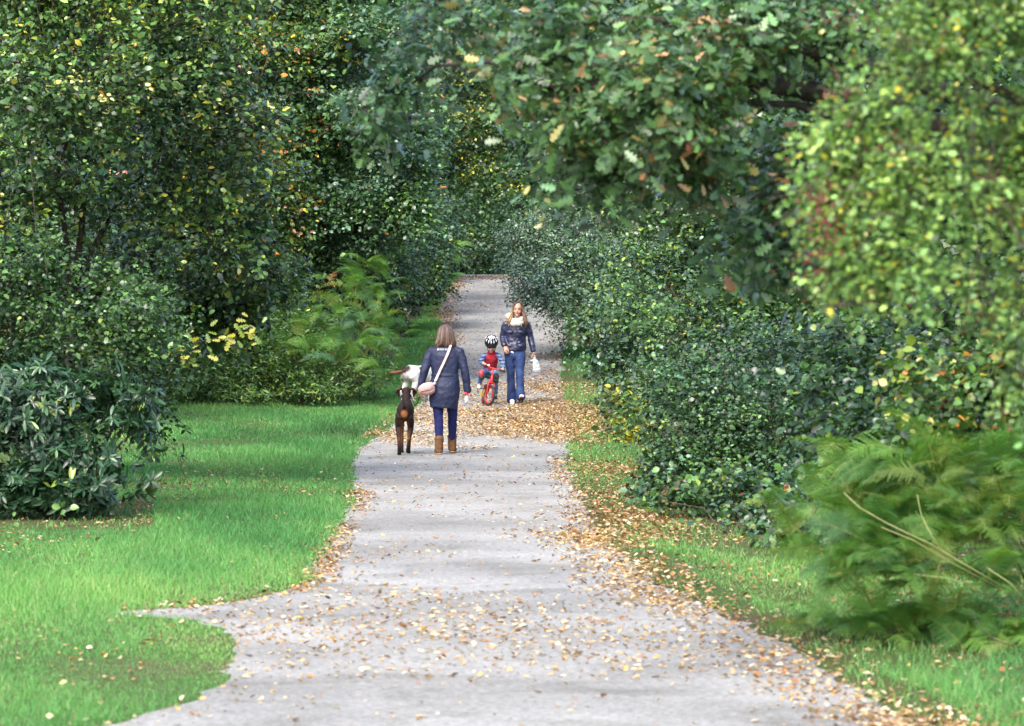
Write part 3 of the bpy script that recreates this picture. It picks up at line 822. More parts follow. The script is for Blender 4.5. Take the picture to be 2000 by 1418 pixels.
V, T, C = leaf_cloud(S.pos, leaf_mats(S.dirs, S.nor), S.size, DIAMOND, col, (0, 0, 0))
fw = add("woods", tri_mesh("woods", V, T, C, M_LEAF))
tag(fw, "far-off woodland closing the view behind all the trees", "woods", kind='stuff')
# ------------------------------------------------------------------ bracken
def frond_mesh(name, seed, color, e0=70, e1=-25, pairs=22, width=.34, pin=9, mat=None):
    """one bracken frond of unit length: bare stalk, arching midrib, toothed side leaflets"""
    rng = np.random.RandomState(seed)
    V, T, C = [], [], []
    color = np.array(color)
    n = 26
    pts = [np.zeros(3)]
    for i in range(n):
        s = i / n
        e = math.radians(e0 + (e1 - e0) * s ** 1.15)
        pts.append(pts[-1] + np.array((.03 * math.sin(s * 3 + seed), math.cos(e), math.sin(e))) / n)
    pts = np.array(pts)
    def at(s):
        f = s * n; i = min(int(f), n - 1)
        return pts[i] + (pts[i + 1] - pts[i]) * (f - i), unit(pts[i + 1] - pts[i])
    def tri(a, b, c, col):
        k = len(V); V.extend([a, b, c]); T.append((k, k + 1, k + 2)); C.extend([col] * 3)
    stalk = np.array((.20, .20, .06)) if color[1] > color[0] else color * 1.3
    for i in range(0, n, 2):                       # midrib, a thin three-sided rod
        a, b = pts[i], pts[min(i + 2, n)]
        w0, w1 = .009 * (1 - i / n) + .002, .009 * (1 - (i + 2) / n) + .002
        for dx, dz, ex, ez in ((1, 0, -1, 0), (1, 0, 0, -1), (-1, 0, 0, -1)):
            p0, p1 = a + np.array((dx, 0, dz)) * w0, a + np.array((ex, 0, ez)) * w0
            q0, q1 = b + np.array((dx, 0, dz)) * w1, b + np.array((ex, 0, ez)) * w1
            tri(p0, p1, q1, stalk); tri(p0, q1, q0, stalk)
    for j in range(pairs):
        s = .26 + .73 * j / (pairs - 1)
        q, t = at(s)
        f = (s - .26) / .74
        ln = width * ((1 - f) ** .75 * .97 + .03) * (1 if j else .85)
        side0 = np.array((1.0, 0, 0))
        up = unit(np.cross(side0, t))
        for sg in (-1, 1):
            d = unit(side0 * sg + t * (.35 + .3 * f) + up * rng.normal(.05, .12) - np.array((0, 0, .12)))
            fw = unit(t - d * (t @ d))
            cc = color * rng.uniform(.8, 1.2)
            m_ = max(3, int(pin * ln / width + 2))
            for k in range(m_):
                g0, g1 = k / m_, (k + 1.0) / m_
                a = q + d * ln * g0 - np.array((0, 0, .10)) * ln * g0 ** 2
                b = q + d * ln * g1 - np.array((0, 0, .10)) * ln * g1 ** 2
                w = ln * .135 * (1 - g0 * .8) + .003
                b = a + (b - a) * .8
                tri(a, b, (a + b) / 2 + fw * w + d * w * .5, cc)
                tri(b, a, (a + b) / 2 - fw * w + d * w * .5, cc)
    return tri_mesh(name, np.array(V), np.array(T), np.array(C), mat or M_FERN)

GREEN_F = [(.095, .225, .045), (.13, .27, .05), (.065, .165, .045), (.19, .27, .06)]
FR_GREEN = [frond_mesh("frond", 3 + i, GREEN_F[i % 4], 74 - 9 * (i % 3), -30 - 14 * (i % 2), 23 + i % 3, .25 + .03 * (i % 3), 11) for i in range(6)]
FR_TEAL = [frond_mesh("frond", 13 + i, (.09, .20, .10), 66 - 7 * i, -35, 24, .28, 11) for i in range(3)]
FR_BROWN = [frond_mesh("frond", 23 + i, [(.16, .08, .03), (.22, .13, .05), (.10, .05, .025)][i], 50 - 12 * i, -35, 14, .22, 6, M_DRY) for i in range(3)]

def fern(label, px, row, d, n, L, spread, meshes, seed, aim=None, group=None):
    """a clump held up on its stalk: row is the photo row of the point where its fronds part (None: on the ground)"""
    rng = random.Random(seed)
    b = P(px, row or 0, d)
    top = b.z
    b.z = float(zterr(b.x, b.y))
    lift = max(0.0, top - b.z) if row else 0.0
    root = empty("fern", b, label, "fern", group)
    if lift > .12:
        for k in range(1 if n > 6 and d > 40 else 0):
            e = Vector((rng.gauss(0, spread * .6), rng.gauss(0, spread * .6), lift))
            V_, F_ = tube([Vector((rng.gauss(0, .05), rng.gauss(0, .05), -.04)), e * .5 + Vector((rng.gauss(0, .03), 0, 0)), e], [.008, .007, .005], 5)
            add("stalk", py_mesh("stalk", V_, F_, M_TWIG), root)
    for i in range(n):
        o = add("frond", rng.choice(meshes), root)
        az = rng.uniform(-180, 180) if aim is None else rng.gauss(aim, 65)
        ln = L * rng.uniform(.65, 1.2)
        o.location = (rng.gauss(0, spread), rng.gauss(0, spread), lift + rng.gauss(0, spread * .5) if lift > .12 else rng.uniform(-.03, .04))
        o.rotation_euler = (math.radians(rng.gauss(0, 20)), math.radians(rng.gauss(0, 22)), math.radians(az))
        o.scale = (ln, ln, ln)
    return root
# az 0 points the frond away from the camera, 90 to the inner side (minus x), 180 to the camera, -90 to plus x
M_STALK = surf_material("bracken_stalk", (.22, .24, .075), (.32, .31, .13), 12, .6, .15, 60, .3)
FG = "bracken by the path"
GT = FR_GREEN + FR_TEAL
for i, (lab, px, row, d, n, L, sp, ms, aim) in enumerate([
    ("bracken hanging over the inner end of the bramble bank", 590, 690, 62.9, 18, .62, .22, GT, 175),
    ("bracken hanging over the middle of the bramble bank", 650, 705, 62.7, 20, .66, .22, FR_GREEN, 175),
    ("blue-green arching bracken at the outer end of the bramble bank", 705, 690, 62.8, 22, .70, .22, FR_TEAL + FR_GREEN[:2], 180),
    ("bracken nearest the far verge, at the foot of the fern bank", 728, 735, 63.4, 18, .45, .2, FR_GREEN, 185),
    ("bracken on the fern bank beside the far verge, half way up", 735, 665, 64.5, 20, .62, .2, GT, 180),
    ("bracken in the middle of the fern bank, half way up", 690, 635, 64.2, 22, .70, .24, FR_TEAL + FR_GREEN[2:4], 175),
    ("bracken on the fern bank under the dark blue-green bush", 620, 640, 64.0, 18, .62, .22, FR_GREEN, 175),
    ("bracken at the top of the fern bank under the glossy leaning tree", 690, 575, 65.5, 18, .68, .22, GT, 175),
    ("bracken at the top of the fern bank nearest the path", 735, 595, 66.5, 18, .62, .2, FR_GREEN, 180),
    ("tall pale bracken frond group standing above the other far ferns", 725, 545, 66.5, 10, .75, .15, FR_TEAL[:1] + FR_GREEN[1:3], 175),
    ("bracken under the dark evergreen by the far verge", 768, 640, 76, 14, .55, .2, FR_GREEN, 190),
    ("yellowing bracken tuft where the far grass verge ends", 868, 510, 97, 14, .95, .2, [FR_GREEN[3], FR_GREEN[1]], 180)]):
    fern(lab, px, row, d, n, L, sp, ms, 200 + i, aim, FG)
for i, (lab, px, row, d, n, L, sp, ms, aim) in enumerate([
    ("drooping bracken clump nearest the path on the fern side, hanging to the grass", 1705, 1085, 23.9, 32, .52, .11, FR_GREEN, 150),
    ("bracken just behind the upper end of the longest broken stalk", 1660, 990, 25.6, 30, .55, .13, FR_GREEN, 155),
    ("bracken behind the middle of the longest broken stalk", 1760, 1040, 24.3, 32, .52, .12, FR_GREEN, 165),
    ("broad pale bracken fronds above the broken stalks", 1850, 985, 24.5, 30, .55, .12, FR_TEAL[:1] + FR_GREEN[1:4], 170),
    ("bracken at the picture edge above the lower end of the broken stalks", 1960, 1045, 24.1, 32, .52, .12, FR_GREEN, 170),
    ("bracken hanging in front of the dead brown bracken", 1770, 1140, 23.7, 28, .40, .11, FR_GREEN, 165),
    ("bracken at the picture edge beside the dead brown bracken", 1985, 1150, 23.7, 28, .45, .11, FR_GREEN, 165),
    ("bracken below the cream-leaved bramble sprays", 1790, 925, 25.3, 32, .55, .13, FR_GREEN, 165),
    ("bracken against the bramble thicket, mixed with orange leaves", 1920, 930, 24.9, 30, .52, .12, FR_GREEN, 170),
    ("bracken high beside the shaded gap", 1700, 940, 26.3, 30, .58, .14, FR_GREEN, 160),
    ("low bracken in front of the dark thicket", 1600, 1040, 27.6, 24, .45, .14, FR_GREEN, 150),
    ("bracken on the grass at the picture edge under the stalks", 1950, None, 23.5, 26, .42, .16, FR_GREEN, 170),
    ("bracken on the grass left of the dead brown bracken", 1830, None, 24.0, 28, .45, .18, FR_GREEN, 165),
    ("bracken on the grass under the drooping clump", 1730, None, 24.0, 28, .48, .18, FR_GREEN, 160),
    ("bracken on the grass at the outer foot of the fern mass", 1650, None, 24.6, 24, .42, .16, FR_GREEN, 155),
    ("bracken hanging under the longest broken stalk", 1720, 1120, 23.6, 28, .42, .12, FR_GREEN, 160),
    ("bracken at the picture edge under the orange leaves", 1985, 960, 24.6, 28, .52, .12, FR_GREEN, 170),
    ("bracken behind the upright pale stalk", 1840, 1070, 24.2, 28, .48, .12, FR_GREEN, 170)]):
    fern(lab, px, row, d, n, L, sp, ms, 230 + i, aim, FG)
fern("dead brown bracken slumped at the foot of the green ferns", 1905, 0, 24.6, 14, .42, .12, FR_BROWN, 251, 160)
fern("small rusty dead frond standing in the scrub above the far ferns", 645, 560, 63.6, 5, .45, .04, FR_BROWN, 252, 0)
fern("fallen brown bracken scraps behind the near fern clump", 1800, 0, 25.2, 9, .40, .2, FR_BROWN, 253, 170)

for lab, pts, r in (
    ("longest pale broken bracken stalk slanting down in front of the ferns", [(1648, 962, 22.85), (1680, 992, 22.85), (1732, 1022, 22.85), (1820, 1064, 23.05), (1880, 1100, 23.15), (1965, 1150, 23.35)], .0085),
    ("pale stalk lying just under the longest broken stalk", [(1722, 1030, 22.95), (1785, 1056, 23.05), (1860, 1100, 23.15), (1945, 1146, 23.35)], .0075),
    ("short pale stalk rising from the longest broken stalk", [(1792, 966, 23.05), (1800, 1005, 23.00), (1814, 1035, 22.95), (1838, 1074, 22.95)], .0055),
    ("thin dry stalk low over the dead bracken", [(1785, 1122, 23.15), (1850, 1130, 23.15), (1910, 1146, 23.25)], .0045),
    ("tan stalk running down to the picture edge below the ferns", [(1930, 1110, 23.05), (1975, 1140, 23.05), (2010, 1180, 23.15)], .006),
    ("grey bent twig sticking out beside the dead bracken", [(1896, 1190, 22.65), (1915, 1225, 22.45), (1945, 1250, 22.25), (1975, 1262, 22.15)], .006)):
    P0 = P(*pts[0])
    V_, F_ = tube([P(*q) - P0 for q in pts], [.72 * r * (1 - .45 * i / (len(pts) - 1)) for i in range(len(pts))][::-1], 7)
    o = add("bracken_stalk" if "twig" not in lab else "fallen_twig", py_mesh("stalk", V_, F_, M_STALK if "twig" not in lab else M_TWIG), None, P0)
    tag(o, lab, "stalk" if "twig" not in lab else "twig", "broken bracken stalks" if "twig" not in lab else None)
# long thin bare branches that show on their own
for lab, pts, r, cat in (
    ("thin dark bare branch arching up through the yellow-green bush", [(180, 690, 43), (250, 640, 43), (330, 580, 43), (420, 520, 43), (500, 500, 43.2)], .014, "branch"),
    ("bare thin seedling stem standing on the lawn beside the rhododendron", [(362, 935, 38.6), (348, 900, 38.6), (340, 870, 38.6), (330, 850, 38.6)], .004, "twig"),
    ("bare dark sapling stem high in the orange-tinted tree", [(505, 160, 65.5), (522, 120, 65.5), (530, 70, 65.5), (545, 20, 65.5)], .014, "branch")):
    P0 = P(*pts[0])
    V_, F_ = tube([P(*q) - P0 for q in pts], [r * (1 - .7 * i / (len(pts) - 1)) for i in range(len(pts))], 6)
    if cat == "twig":
        for a, b in (((348, 900), (372, 880)), ((340, 870), (322, 852)), ((345, 890), (330, 880))):
            tube([P(*a, 38.6) - P0, P(*b, 38.6) - P0], [.0025, .001], 4, V_, F_)
    if cat == "twig":
        tag(add("seedling", py_mesh("seedling", V_, F_, M_TWIG), None, P0), lab, "seedling")
    else:
        par = hazel if "arching" in lab else spindle
        add("branch", py_mesh("branch", V_, F_, M_TWIG), par, P0 - par.location)
# brown brush heap beside the small yellow bramble
hp = G(1275, 862)
V_, F_ = [], []
rr = random.Random(41)
for i in range(110):
    c = Vector((rr.gauss(0, .30), rr.gauss(0, .15), abs(rr.gauss(.10, .10)) + .01))
    a, e, L = rr.uniform(0, 6.28), rr.uniform(-.1, .7), rr.uniform(.2, .55)
    dv = Vector((math.cos(a) * math.cos(e), math.sin(a) * math.cos(e) * .6, math.sin(e)))
    tube([c - dv * L * .3, c + dv * L * .2 + Vector((0, 0, .02)), c + dv * L * .7], [.007, .006, .002], 4, V_, F_)
o = add("brush_heap", py_mesh("brush_heap", V_, F_, M_TWIG), None, hp)
tag(o, "heap of dead brown twigs under the glossy bush beside the yellow bramble", "twigs", kind='stuff')
# bramble sprig and oak spray standing out on the lawn side
def sprig(name, label, cat, base, stem, leaves, tm, mat, col, par=None):
    if par is None:
        root = empty(name, base, label, cat)
    else:
        root = bpy.data.objects.new(name, None)
        link(root, par)
        root.location = base - par.location
    V_, F_ = tube([P(*q) - base for q in stem], [.006 * (1 - .6 * i / (len(stem) - 1)) for i in range(len(stem))], 5)
    add("stem", py_mesh("stem", V_, F_, M_TWIG), root)
    rng = np.random.RandomState(len(label))
    ms = [tri_mesh(name + "_leaf", tm[0], tm[1], np.repeat([c], len(tm[0]), 0), mat) for c in col]
    for (px, py, d, size) in leaves:
        dv = unit(rng.normal(0, 1, 3) * np.array((1, .3, .5)) + np.array((0, -.1, -.25)))
        nv = unit(np.array((0, -.7, .6)) + rng.normal(0, .3, 3))
        R = leaf_mats(dv[None], nv[None])[0]
        q = P(px, py, d) - base
        o = bpy.data.objects.new("leaf", ms[rng.randint(len(ms))])
        link(o, root)
        o.matrix_local = Matrix([[R[r, c] * size for c in range(3)] + [q[r]] for r in range(3)] + [[0, 0, 0, 1]])
    return root
rl = np.random.RandomState(6)
bs = P(120, 1035, 35.2); bs.z = 0
sprig("bramble_sprig", "fresh green bramble sprig at the foot of the rhododendron", "plant", bs, [(120, 1040, 35.2), (112, 1015, 35.2), (125, 985, 35.2), (138, 990, 35.2)],
      [(x, y, 35.2, s) for x, y, s in ((100, 1020, .075), (112, 1030, .08), (125, 1022, .075), (100, 988, .085), (118, 982, .085), (135, 992, .09), (142, 1012, .08), (128, 998, .07), (30, 1020, .06), (24, 1008, .05))],
      BROAD, M_LEAF, [(.08, .17, .035), (.10, .20, .04)])
lv = [(rl.uniform(325, 520), 0, 42.2, rl.uniform(.08, .13)) for _ in range(46)]
lv = [(x, 690 - (x - 320) * .28 + rl.normal(0, 17), d, s) for x, _, d, s in lv]
sprig("oak_spray", "oak spray with lemon yellow leaves hanging in front of the bramble bank", "branch", P(215, 700, 43), [(215, 700, 43), (300, 690, 42.4), (400, 665, 42.2), (500, 640, 42.2)],
      lv, OAK, M_LEAF, [(.36, .36, .04), (.22, .30, .05), (.12, .20, .04), (.38, .38, .08)])
lv = [(rl.normal(400, 26), rl.normal(688, 14), 42.2, rl.uniform(.09, .13)) for _ in range(10)] + [(x, y, 20.8, .11) for x, y in ((1622, 335), (1640, 350), (1615, 320), (1650, 325), (1632, 370), (1660, 312), (1625, 355))]
sprig("spray", "single blue-green oak spray hanging in front of the hawthorn berries", "branch", P(1640, 300, 20.8), [(1640, 300, 20.8), (1636, 320, 20.8), (1630, 345, 20.8)],
      lv[10:], OAK, M_LEAF, [(.10, .17, .12), (.07, .14, .09)], oak)

# ------------------------------------------------------------------ fallen leaves
def litter(n, seed):
    rng = np.random.RandomState(seed)
    d = 18.2 + (104 - 18.2) * rng.uniform(size=n) ** 1.0
    wide = d * .137 + .5
    x = rng.uniform(-1, 1, n) * wide
    px, py = to_px(x, d)
    L, R = left_x(d), right_x(d)
    inp = in_path(x, d)
    nz = n3(np.stack([x * 2.5, d * 1.2, x * 0 + 2], -1))
    nz2 = n3(np.stack([x * .9, d * .5, x * 0 + 7], -1))
    er, el = x - R, x - L
    D = np.zeros(n); brown = np.zeros(n)
    def mx(mask, val, br):
        v = np.broadcast_to(np.asarray(val, float), D.shape)
        better = mask & (v > D)
        D[better] = v[better]; brown[better] = br
    g = lambda a, m_, s: np.exp(-((a - m_) / s) ** 2)
    mx(inp & (py > 1330), 22 + 8 * nz, .1)
    mx(inp & (py > 1000) & (py <= 1330), (80 * g(py, 1180, 140) + 12) * np.clip(.9 + .8 * nz2 + .5 * nz, .08, 2.6), .15)
    mx(inp & (py > 860) & (py <= 1000), 14, .5)
    mx((py > 1040) & (el > -.3), 620 * g(er, -.08, np.where(py > 1040, .36, .3)) * np.clip(1 + .5 * nz, .2, 2), .3)
    mx((py > 890) & (py <= 1060) & (er > -.3), 420 * g(er, .35, .6) * np.clip(1 + .4 * nz, .2, 2), .65)
    mx((py > 960) & (py < 1165) & (el > -.12), 520 * g(el, .07, .13) * np.clip(.9 + .5 * nz, .2, 2), .45)
    mx((py > 870) & (py <= 965) & (el > -.12), 60 * g(el, .06, .08), .5)
    ur = np.interp(px, [-100, 220, 300, 400, 470, 520, 560, 600, 640], [1197, 1196, 1192, 1185, 1175, 1165, 1155, 1140, 1110])
    mx((px > 215) & (px < 660) & (py > 1100), 260 * g(py, ur + 2, 9), .5)
    lob = np.interp(py, [1206, 1232, 1262, 1295, 1335, 1362, 1385, 1405, 1420], [300, 440, 462, 458, 440, 395, 330, 262, 205])
    mx((py > 1225) & (px < 520) & (el > -5), 110 * g(px, lob + 6, 14), .3)
    pile = (py > 748) & (py < 872 + 8 * nz)
    mx(pile & (el > -.25) & (px < 1190 + 30 * nz), 700 * np.clip((870 + 7 * nz - py) / 30, .03, 1) ** 1.4 * np.clip(1 + .35 * nz, .3, 1.6) * np.clip(np.interp(px, [740, 860, 930, 1010], [.6, .45, .75, 1.0]), 0, 1), .3)
    mx((py > 690) & (py <= 760) & inp, np.interp(px, [850, 960, 1040, 1100], [50, 120, 420, 520]) * np.clip(1 + .4 * nz, .2, 2), .7)
    mx((py > 545) & (py < 760) & (el > -.3), 420 * g(el, .1, .28) * np.clip(1 + .3 * nz, .2, 2), .85)
    mx((py > 545) & (py <= 700) & inp, 22 + 120 * (g(py, 596, 7) * g(px, 930, 45)) + 90 * g(er, -.1, .25), .85)
    mx((py > 532) & (py <= 548) & (el > -.2) & (er < .2), 160, .8)
    lawn = ~inp & (el < 0)
    mx(lawn & (d < 46), 14 + 9 * nz, .3)
    mx(lawn & (px > 290) & (px < 600) & (py > 900), 90 * g(py, 945, 14) * np.clip(1 + .5 * nz, .2, 2) * np.interp(px, [300, 420, 600], [1, .6, .2]), .9)
    mx(lawn & (py > 985) & (py < 1100), 48 * np.clip(.8 + .7 * nz, 0, 2), .35)
    mx(lawn & (d > 63) & (el > -1.6), 18 * np.clip(.6 + .7 * nz, 0, 2), .7)
    mx(~inp & (er > 0) & (d < 64), 70 * np.clip(1 + .6 * nz, .1, 2), .5)
    mx(~inp & (er > .3) & (d > 27) & (d < 50), 150 * np.clip(.6 + .7 * nz, 0, 2), .8)
    mx(~inp & (px > 1750) & (py > 1160) & (py < 1270), 170, .85)
    # rejection against the sampling density
    area = (104 - 18.2) / n * 2 * wide
    ok = rng.uniform(size=n) < np.clip(D * area, 0, 1)
    return x[ok], d[ok], brown[ok], inp[ok], rng
x, d, br, inp, rng = litter(1500000, 71)
N = len(x)
z = np.where(inp, zg(d) + .006, zterr(x, d) + .012)
yaw = rng.uniform(0, 6.28, N)
tilt = rng.normal(0, .34, (N, 2))
dirs = unit(np.stack([np.cos(yaw), np.sin(yaw), tilt[:, 0] * .6], -1))
nor = unit(np.stack([tilt[:, 1], tilt[:, 0], np.ones(N)], -1))
size = .030 * np.clip(rng.lognormal(0, .36, N), .4, 1.9)
z = z + np.abs(dirs[:, 2]) * size * .5
pal_y = np.array([(.42, .29, .15), (.46, .37, .23), (.48, .29, .09), (.30, .16, .075), (.50, .43, .31)])
pal_b = np.array([(.24, .12, .05), (.16, .08, .04), (.34, .18, .08), (.40, .28, .15), (.10, .055, .03)])
kind = rng.uniform(size=N) < br
ci = rng.choice(5, N, p=[.28, .24, .16, .18, .14])
col = np.where(kind[:, None], pal_b[ci], pal_y[ci]) * rng.lognormal(0, .15, (N, 1))
FALL = tmpl([(.26, .22), (.34, .5), (.2, .8)], .45, -.22)
R = leaf_mats(dirs, nor)
pos = np.stack([x, d, z], -1)
# the 300 leaves that show largest are things of their own
px, py = to_px(x, d)
vis = (px > 0) & (px < 2000) & (py < 1416) & inp
score = np.where(vis, d - size * 60 + rng.uniform(0, 3, N), 1e3)
sel = np.argsort(score)[:300]
keep = np.ones(N, bool); keep[sel] = False
fm = {}
for i in sel:
    k = (bool(kind[i]), int(ci[i]))
    if k not in fm:
        c = (pal_b if k[0] else pal_y)[k[1]]
        fm[k] = tri_mesh("fallen_leaf", FALL[0], FALL[1], np.repeat([c], len(FALL[0]), 0), M_DRY)
    o = bpy.data.objects.new("fallen_leaf", fm[k])
    link(o)
    o.matrix_world = Matrix([[R[i, r, c] * size[i] for c in range(3)] + [pos[i, r]] for r in range(3)] + [[0, 0, 0, 1]])
    tone = ["golden tan", "pale straw", "amber", "russet", "cream"][k[1]] if not k[0] else ["brown", "dark brown", "reddish brown", "dull tan", "blackish brown"][k[1]]
    zone = "by the lawn edge" if px[i] < 620 else "by the ferny verge edge" if px[i] > 1330 else "along the middle"
    row = "nearest stretch" if py[i] > 1300 else "near stretch"
    sz = "small" if size[i] < .040 else "large" if size[i] > .052 else "medium"
    tag(o, "%s %s fallen leaf %s of the %s of tarmac" % (sz, tone, zone, row), "leaf", "%s leaves %s of the %s of path" % (tone, zone, row))
V, T, C = leaf_cloud(pos[keep], R[keep], size[keep], FALL, col[keep], (0, 0, 0))
o = add("leaf_litter", tri_mesh("leaf_litter", V, T, C, M_DRY))
tag(o, "drifts of yellow and brown autumn leaves along and across the path", "leaves", kind='stuff')
print("LITTER", N, "tris", sum(len(m_.polygons) for m_ in bpy.data.meshes))
# ------------------------------------------------------------------ lofts fused into continuous bodies
FUSE = []

def loft(pts, rad, n=12, ref=(1, 0, 0), cap=True):
    pts = [Vector(p) for p in pts]
    rad = [(r, r) if not isinstance(r, (tuple, list)) else r for r in rad]
    ref = Vector(ref)
    V, Fc, rings = [], [], []
    m = len(pts)
    seq = []
    for i, p in enumerate(pts):
        t = (pts[min(i + 1, m - 1)] - pts[max(i - 1, 0)]).normalized()
        seq.append((p, t, rad[i]))
    if cap:
        p, t, r = seq[0]; q = min(r)
        seq.insert(0, (p - t * q * .45, t, (r[0] * .72, r[1] * .72)))
        p, t, r = seq[-1]; q = min(r)
        seq.append((p + t * q * .45, t, (r[0] * .72, r[1] * .72)))
    for p, t, r in seq:
        x = (ref - t * t.dot(ref))
        if x.length < 1e-3: x = Vector((0, 1, 0)) - t * t.y
        x.normalize()
        y = t.cross(x)
        rings.append(len(V))
        for k in range(n):
            a = 2 * math.pi * k / n
            V.append(p + x * (r[0] * math.cos(a)) + y * (r[1] * math.sin(a)))
    for a, b in zip(rings[:-1], rings[1:]):
        for k in range(n):
            k2 = (k + 1) % n
            Fc.append((a + k, a + k2, b + k2, b + k))
    p, t, r = seq[0]; V.append(p - t * min(r) * (.35 if cap else 0)); c0 = len(V) - 1
    p, t, r = seq[-1]; V.append(p + t * min(r) * (.35 if cap else 0)); c1 = len(V) - 1
    for k in range(n):
        k2 = (k + 1) % n
        Fc.append((c0, rings[0] + k2, rings[0] + k))
        Fc.append((c1, rings[-1] + k, rings[-1] + k2))
    return V, Fc

def ball(c, r, R=None, nu=14, nv=9):
    """ellipsoid; R rows are the local axes"""
    c = Vector(c)
    ax = R or (Vector((1, 0, 0)), Vector((0, 1, 0)), Vector((0, 0, 1)))
    V, Fc = [], []
    for j in range(1, nv):
        th = math.pi * j / nv
        for i in range(nu):
            ph = 2 * math.pi * i / nu
            V.append(c + ax[0] * (r[0] * math.sin(th) * math.cos(ph)) + ax[1] * (r[1] * math.sin(th) * math.sin(ph)) + ax[2] * (r[2] * math.cos(th)))
    top, bot = len(V), len(V) + 1
    V += [c + ax[2] * r[2], c - ax[2] * r[2]]
    for j in range(nv - 2):
        for i in range(nu):
            i2 = (i + 1) % nu
            Fc.append((j * nu + i, (j + 1) * nu + i, (j + 1) * nu + i2, j * nu + i2))
    for i in range(nu):
        i2 = (i + 1) % nu
        Fc.append((top, i, i2))
        Fc.append((bot, (nv - 2) * nu + i2, (nv - 2) * nu + i))
    return V, Fc

def merge(lofts):
    V, Fc = [], []
    for v, f in lofts:
        b = len(V)
        V += list(v)
        Fc += [tuple(i + b for i in q) for q in f]
    return V, Fc

_tex = {}
def clouds(scale):
    if scale not in _tex:
        t = bpy.data.textures.new("folds", 'CLOUDS')
        t.noise_scale = scale
        t.noise_depth = 2
        _tex[scale] = t
    return _tex[scale]

def fused(name, lofts, mat, parent, voxel=.008, smooth=4, folds=0, fscale=.09, colorfn=None):
    V, Fc = merge(lofts)
    o = add(name, py_mesh(name, V, Fc, mat), parent)
    r = o.modifiers.new("r", 'REMESH'); r.mode = 'VOXEL'; r.voxel_size = voxel
    if smooth:
        s = o.modifiers.new("s", 'SMOOTH'); s.iterations = smooth; s.factor = .5
    if folds:
        d = o.modifiers.new("d", 'DISPLACE'); d.texture = clouds(fscale); d.strength = folds; d.mid_level = .5; d.texture_coords = 'LOCAL'
    FUSE.append((o, mat, colorfn))
    return o

def solid(name, lofts, mat, parent, smooth=True):
    V, Fc = merge(lofts)
    return add(name, py_mesh(name, V, Fc, mat, smooth), parent)

def bake_fused():
    dg = bpy.context.evaluated_depsgraph_get()
    res = []
    for o, mat, cf in FUSE:
        res.append(bpy.data.meshes.new_from_object(o.evaluated_get(dg)))
    for (o, mat, cf), me in zip(FUSE, res):
        o.modifiers.clear()
        o.data = me
        me.name = o.name
        me.materials.clear(); me.materials.append(mat)
        me.polygons.foreach_set("use_smooth", np.ones(len(me.polygons), bool))
        if cf is not None:
            v = np.empty(len(me.vertices) * 3, np.float32); me.vertices.foreach_get("co", v)
            c = np.ones((len(me.vertices), 4), np.float32)
            c[:, :3] = cf(v.reshape(-1, 3))
            a = me.attributes.new("tint", 'FLOAT_COLOR', 'POINT')
            a.data.foreach_set("color", c.ravel())

# materials for people and animals
def tint_material(name, rough=.6, spec=.3, bump=.2, bs=90.0, stretch=(1, 1, 1), sheen=0.0):
    m, nt, p, out = mat_new(name)
    at = node(nt, "ShaderNodeAttribute", attribute_name="tint")
    nt.links.new(at.outputs["Color"], p.inputs["Base Color"])
    tc = node(nt, "ShaderNodeTexCoord")
    mp = node(nt, "ShaderNodeMapping")
    mp.inputs["Scale"].default_value = stretch
    no = node(nt, "ShaderNodeTexNoise", Scale=bs, Detail=3.0)
    nt.links.new(tc.outputs["Object"], mp.inputs["Vector"])
    nt.links.new(mp.outputs["Vector"], no.inputs["Vector"])
    bp = node(nt, "ShaderNodeBump")
    bp.inputs["Strength"].default_value = bump
    bp.inputs["Distance"].default_value = .01
    nt.links.new(no.outputs["Fac"], bp.inputs["Height"])
    nt.links.new(bp.outputs["Normal"], p.inputs["Normal"])
    p.inputs["Roughness"].default_value = rough
    p.inputs["Specular IOR Level"].default_value = spec
    p.inputs["Sheen Weight"].default_value = sheen
    return m
def plain(name, c, rough=.5, metal=0.0, spec=.5):
    m, nt, p, out = mat_new(name)
    p.inputs["Base Color"].default_value = (*c, 1)
    p.inputs["Roughness"].default_value = rough
    p.inputs["Metallic"].default_value = metal
    p.inputs["Specular IOR Level"].default_value = spec
    return m
M_SKIN = surf_material("skin", (.36, .19, .135), (.43, .24, .175), 20, .5, .05, 90, .4)
M_COAT = surf_material("navy_coat", (.007, .010, .032), (.015, .021, .054), 5, .6, .35, 26, .35)
M_JACKET = surf_material("navy_waxed_jacket", (.005, .006, .022), (.018, .022, .062), 7, .34, .5, 18, .5)
M_LEGGING = surf_material("blue_leggings", (.010, .012, .060), (.016, .019, .090), 10, .8, .1, 90, .2)
M_JEAN = surf_material("denim", (.008, .017, .062), (.026, .050, .135), 6, .8, .3, 60, .2)
M_BOOT = surf_material("sheepskin_suede", (.085, .044, .022), (.15, .075, .036), 16, .9, .3, 70, .15)
M_SOLE = surf_material("boot_sole", (.22, .13, .06), (.28, .17, .09), 20, .8, .2, 60, .2)
M_PINK = surf_material("pink_leather", (.36, .20, .18), (.44, .26, .235), 8, .5, .2, 40, .4)
M_STRAP = surf_material("pale_pink_leather", (.43, .31, .285), (.50, .37, .345), 10, .5, .1, 60, .4)
M_STEEL = plain("steel", (.6, .6, .6), .3, 1.0)
M_WHITE = surf_material("white_fabric", (.48, .48, .50), (.58, .58, .60), 14, .7, .2, 60, .3)
M_KNIT = surf_material("cream_knit", (.32, .30, .26), (.48, .46, .41), 42, .95, .9, 48, .1)
M_BLACK = surf_material("black_rubber", (.010, .010, .011), (.02, .02, .022), 30, .6, .2, 80, .4)
M_LEAD = plain("dark_webbing", (.015, .015, .02), .7)
